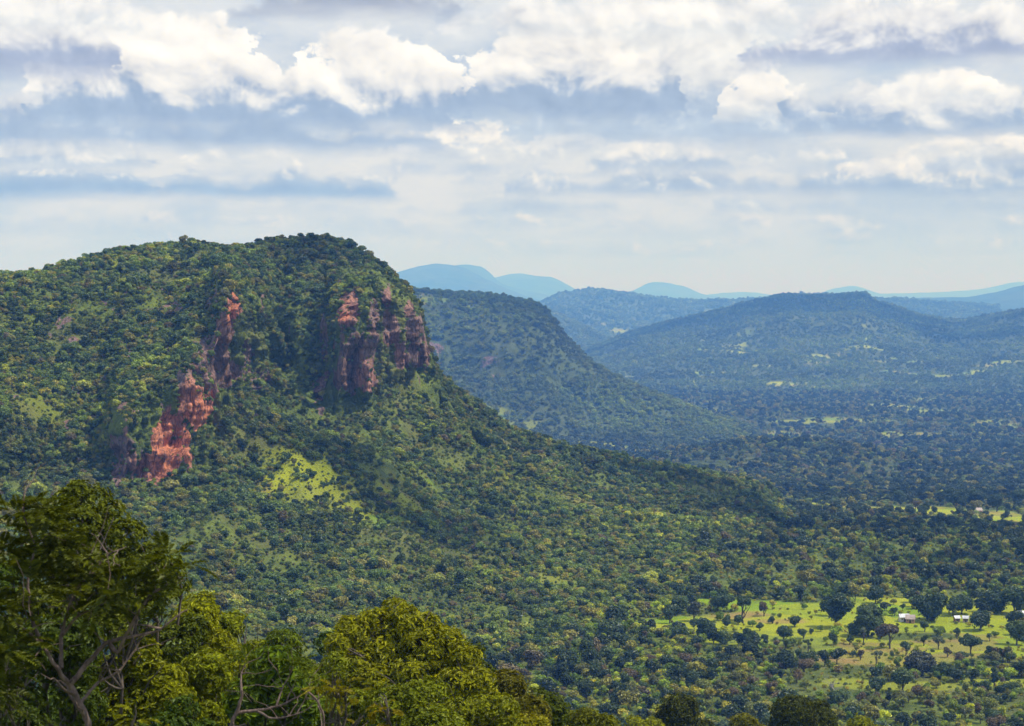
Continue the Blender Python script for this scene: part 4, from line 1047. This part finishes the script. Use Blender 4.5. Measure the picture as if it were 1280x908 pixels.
dead_tree(1046, 866, 14, 'leafless grey dead tree leaning left in the scrub below the brown patch')

# scrub trees along the lower right: a few kinds, copied with their parts
HUES = [('dark green', (.022, .038, .018)), ('mid green', (.05, .075, .022)), ('olive', (.085, .09, .024)), ('yellow green', (.12, .135, .022)), ('brown tinged', (.095, .07, .035))]
FORMS = [('small round', 'round', 1.8, 3.2), ('broad spreading', 'broad', 3.3, 4.3), ('tall narrow', 'tall', 1.7, 5.2), ('low bushy', 'bush', 2.2, 2.2), ('thin open', 'sparse', 2.1, 3.9)]
def scrub():
    rng = np.random.default_rng(55)
    protos = {}
    for fi, (fw, kind, rad, h) in enumerate(FORMS):
        for v in range(2):
            V = crown_np(rng, rad, h * .8, h * .2 * (kind != 'bush'), 9, int(240 * rad * h * .45), .42, .64, .46, .8, .5)
            cm = mesh_np('scrub_crown', V, Q4(V), [M_LEAF_O], smooth=False)
            V, Q = trunk_np(rng, rad, h * .8, h * .2, .05 * h ** .8 + .03, 5, 6)
            protos[fi, v] = (cm, mesh_np('scrub_trunk', V, Q, [M_BARK]))
    zones = [  # px range, base py range, where
        (700, 780, 800, 850, 'on the lower slope left of the bright field'), (780, 860, 800, 835, 'in the thicket at the left tip of the bright field'),
        (760, 840, 850, 885, 'in scrub above the left dark treetop'), (850, 930, 815, 845, 'in the thicket below the left half of the bright field'),
        (850, 930, 850, 890, 'in scrub between the two dark treetops'), (935, 1010, 828, 858, 'in the scrub left below the brown patch'),
        (940, 1020, 862, 905, 'in scrub above the right dark treetop'), (1040, 1110, 872, 905, 'in the scrub under the grey dead tree'),
        (1110, 1180, 872, 910, 'in bottom scrub under the tall open stemmed tree'), (1190, 1275, 850, 880, 'in lower right scrub under the many stemmed tree'),
        (1190, 1275, 882, 915, 'in the bottom right corner'), (1000, 1100, 725, 752, 'in the woodland behind the largest dark tree'),
        (1120, 1275, 715, 748, 'in the woodland behind the village'), (860, 980, 720, 752, 'in the woodland behind the tan plot'), (1190, 1275, 826, 850, 'at the lower right end of the bright field'),
    ]
    for zi, (xa, xb, ya, yb, where) in enumerate(zones):
        combos = [(h, f) for h in range(5) for f in range(5)]; rng.shuffle(combos)
        for q in range(15):
            hi, fi = combos[q]
            px, py = rng.uniform(xa, xb), rng.uniform(ya, yb)
            x, y, z, D = ground_at(px, py)
            nm = 'bush' if FORMS[fi][1] == 'bush' else 'tree'
            o = thing(nm, f'{FORMS[fi][0]} {HUES[hi][0]} {nm} {where}', nm, (x, y, z), 'scrub trees around the bright field')
            cm, tm = protos[fi, q % 2]
            s = rng.uniform(.8, 1.2); o.scale = (s, s, s * rng.uniform(.9, 1.1)); o.rotation_euler = (0, 0, rng.uniform(0, 6.28))
            c = put('crown', cm, o); c.color = tuple(1.5 * np.array(HUES[hi][1]) * rng.uniform(.85, 1.15)) + (1,)
            put('trunk', tm, o)
scrub()

# ------------------------------------------------------------------ village houses
def plain_mat(name, c1, c2, rough=.85, sc=.8):
    m, T = mat(name); p = T.n('ShaderNodeTexCoord').outputs['Object']; n, _ = T.noise(p, sc, 5, .6)
    b = T.n('ShaderNodeBsdfPrincipled'); b.inputs['Roughness'].default_value = rough
    T.put(b.inputs['Base Color'], T.mix(T.mr(n, .35, .65), c1, c2)); finish(T, b.outputs[0]); return m
M_TIN = plain_mat('roof_tin', (.36, .36, .37), (.62, .62, .61), .5)
M_TINP = plain_mat('roof_tin_worn', (.24, .19, .16), (.4, .31, .26), .6)
M_MUD = plain_mat('wall_mud', (.36, .2, .13), (.5, .3, .21))
M_WHITE = plain_mat('wall_white', (.6, .58, .54), (.75, .73, .7))
M_DOOR = plain_mat('door_wood', (.07, .045, .03), (.12, .08, .05))
M_THATCH = plain_mat('roof_thatch', (.2, .15, .1), (.32, .25, .17), .95, 3)
def box_np(x0, x1, y0, y1, z0, z1):
    V = np.array([(x, y, z) for z in (z0, z1) for y in (y0, y1) for x in (x0, x1)], float)
    return V, np.array([(0, 2, 3, 1), (4, 5, 7, 6), (0, 1, 5, 4), (2, 6, 7, 3), (0, 4, 6, 2), (1, 3, 7, 5)])
def house(px, base_py, L, W_, Hh, rot, roof, wall, label, pitch=.3):
    x, y, gz, D = ground_at(px, base_py)
    o = thing('house', label, 'house', (x, y, gz + .05), 'village houses'); o.rotation_euler = (0, 0, R(rot))
    l, w = L / 2, W_ / 2; rh = W_ * pitch
    V, Q = box_np(-l, l, -w, w, -.8, Hh)
    gab = np.array([(-l, -w, Hh), (-l, w, Hh), (-l, 0, Hh + rh), (-l, 0, Hh + rh), (l, -w, Hh), (l, w, Hh), (l, 0, Hh + rh), (l, 0, Hh + rh)])
    part('wall', np.concatenate([V, gab]), np.concatenate([Q, [(8, 9, 10, 11), (12, 14, 13, 15)]])[:7], wall, o)
    e = .3; t = .08; rs = []
    for s in (-1, 1):
        a = [(-l - e, 0, Hh + rh + .06), (l + e, 0, Hh + rh + .06), (l + e, s * (w + e), Hh - rh * e / w + .06), (-l - e, s * (w + e), Hh - rh * e / w + .06)]
        rs.append(np.array(a + [(p[0], p[1], p[2] + t) for p in a]))
    V = np.concatenate(rs); q = np.array([(0, 1, 2, 3), (7, 6, 5, 4), (0, 4, 5, 1), (1, 5, 6, 2), (2, 6, 7, 3), (3, 7, 4, 0)])
    part('roof', V, np.concatenate([q, q + 8]), roof, o)
    V, Q = box_np(-.4, .4, -w - .06, -w - .003, 0, Hh * .72); part('door', V, Q, M_DOOR, o)
    for s in (-1, 1):
        V, Q = box_np(s * l * .62 - .25, s * l * .62 + .25, -w - .05, -w - .003, Hh * .42, Hh * .72); part('window', V, Q, M_DOOR, o)
house(1130, 777, 3.6, 2.8, 1.8, 4, M_TIN, M_WHITE, 'long white house with a bright tin roof left of the big dark dome tree', .35)
house(1138, 779, 3.2, 2.8, 1.7, -14, M_TINP, M_MUD, 'reddish mud house with a worn roof beside the bright tin roofed house', .45)
house(1196, 778, 1.9, 1.8, 1.6, 12, M_TIN, M_MUD, 'small mud hut with a white roof, left one of two under the dark trees', .4)
house(1207, 778, 2.0, 1.8, 1.6, -8, M_TIN, plain_mat('wall_pink', (.45, .3, .26), (.58, .42, .37)), 'small pink walled hut with a white roof, right one of two under the dark trees', .4)
house(1279, 774, 4, 3, 2.0, 8, M_TIN, M_WHITE, 'white house cut by the right edge of the picture beside the bright field', .35)
house(1222, 642, 6, 4, 2.4, 10, M_TINP, M_MUD, 'brown house under the three dark trees of the far lime strip', .4)
for i, (px, py, L, lab) in enumerate([(1222, 540, 10, 'pale house alone on the plain near the right edge, beyond the pale clearing'), (1228, 521, 9, 'white roofed house far out in the trees at the right, nearest to the ridge'),
    (1088, 486, 13, 'tiny white house low at the middle of the ridge foot'), (1111, 480, 14, 'tiny white roof right of the middle at the ridge foot beside the pale green plot'),
    (1063, 480, 11, 'tiny pale house left of the middle at the ridge foot'), (969, 481, 14, 'tiny white house on the grass strip at the left foot of the ridge'), (932, 480, 10, 'tiny pale roof farthest left at the foot of the ridge')]):
    house(px, py, L * .62, L * .4, 2.6, (-20 + i * 17) % 40 - 20, M_TIN, M_WHITE, lab, .45)

# ------------------------------------------------------------------ unseen cumulus overhead, added so that their shade lies on the land
def cloud_material():
    m, T = mat('shade_cloud')
    p = T.n('ShaderNodeTexCoord').outputs['Object']
    r = T.n('ShaderNodeVectorMath', operation='LENGTH'); T.put(r.inputs[0], T.vm('MULTIPLY', p, (1, 1, .25)))
    n, _ = T.noise(p, 2.2, 6, .6)
    f = T.mr(T.m('ADD', r.outputs['Value'], T.m('MULTIPLY', T.m('SUBTRACT', n, .5), 1.1)), .95, .45, 0, .62)
    d = T.n('ShaderNodeBsdfDiffuse'); d.inputs[0].default_value = (.9, .9, .9, 1)
    t = T.n('ShaderNodeBsdfTranslucent'); t.inputs[0].default_value = (.9, .9, .9, 1)
    a = T.n('ShaderNodeMixShader'); a.inputs[0].default_value = .4; T.t.links.new(d.outputs[0], a.inputs[1]); T.t.links.new(t.outputs[0], a.inputs[2])
    tr = T.n('ShaderNodeBsdfTransparent'); b = T.n('ShaderNodeMixShader'); T.put(b.inputs[0], f)
    T.t.links.new(tr.outputs[0], b.inputs[1]); T.t.links.new(a.outputs[0], b.inputs[2]); finish(T, b.outputs[0]); return m
M_CLOUD = cloud_material()
def shade_cloud(cx, cy, gz, rx, ry, rot, alt):
    """stands where its shade falls on (cx, cy)"""
    th, ph = np.meshgrid(np.linspace(0, math.pi, 25), np.linspace(0, 2 * math.pi, 48, endpoint=False), indexing='ij')
    p = np.stack([np.sin(th) * np.cos(ph), np.sin(th) * np.sin(ph), np.cos(th)], -1).reshape(-1, 3)
    k = 1 + .22 * fbm(p * 2.2 + cx * .01, 3); p = p * k[:, None]; p[:, 2] = np.where(p[:, 2] < 0, p[:, 2] * .35, p[:, 2])
    i = np.arange(25 * 48).reshape(25, 48); j = np.roll(i, -1, 1)
    Q = np.stack([i[:-1], i[1:], j[1:], j[:-1]], -1).reshape(-1, 4)
    o = put('shade_cloud', mesh_np('shade_cloud', p, Q, [M_CLOUD]), kind='structure')
    t = (alt - gz) / sd.z
    o.location = (cx + sd.x * t, cy + sd.y * t, alt); o.rotation_euler = (0, 0, R(rot)); o.scale = (rx, ry, min(rx, ry) * .55)
shade_cloud(165, 1150, -112, 215, 66, -36, 1100)
shade_cloud(275, 1190, -135, 150, 60, -4, 1100)
shade_cloud(1000, 7700, -60, 1100, 620, -12, 2300)
shade_cloud(1900, 7000, -200, 700, 330, 0, 2300)
shade_cloud(20, 3900, 0, 420, 260, 10, 1700)
shade_cloud(-95, 1215, 28, 190, 110, 0, 1200)
shade_cloud(-50, 900, -78, 90, 42, -20, 1000)
shade_cloud(330, 1800, -178, 260, 110, -10, 1300)
shade_cloud(215, 960, -122, 70, 30, 0, 1000)
shade_cloud(-270, 820, -60, 70, 50, 0, 1000)

# ------------------------------------------------------------------ haze
def build_haze():
    m, T = mat('haze_air')
    v = T.n('ShaderNodeVolumePrincipled')
    v.inputs['Color'].default_value = (.13, .37, 1.0, 1)
    v.inputs['Absorption Color'].default_value = (1, 1, 1, 1)
    v.inputs['Density'].default_value = .000112
    v.inputs['Anisotropy'].default_value = 0.0
    o = T.n('ShaderNodeOutputMaterial'); T.t.links.new(v.outputs[0], o.inputs['Volume'])
    x0, x1, y0, y1, z0, z1 = -60000, 60000, -300, 66000, -330, 640
    V = [(x, y, z) for z in (z0, z1) for y in (y0, y1) for x in (x0, x1)]
    Q = [(0, 2, 3, 1), (4, 5, 7, 6), (0, 1, 5, 4), (2, 6, 7, 3), (0, 4, 6, 2), (1, 3, 7, 5)]
    put('haze', mesh_np('haze', V, Q, [m], smooth=False), kind='stuff')
build_haze()
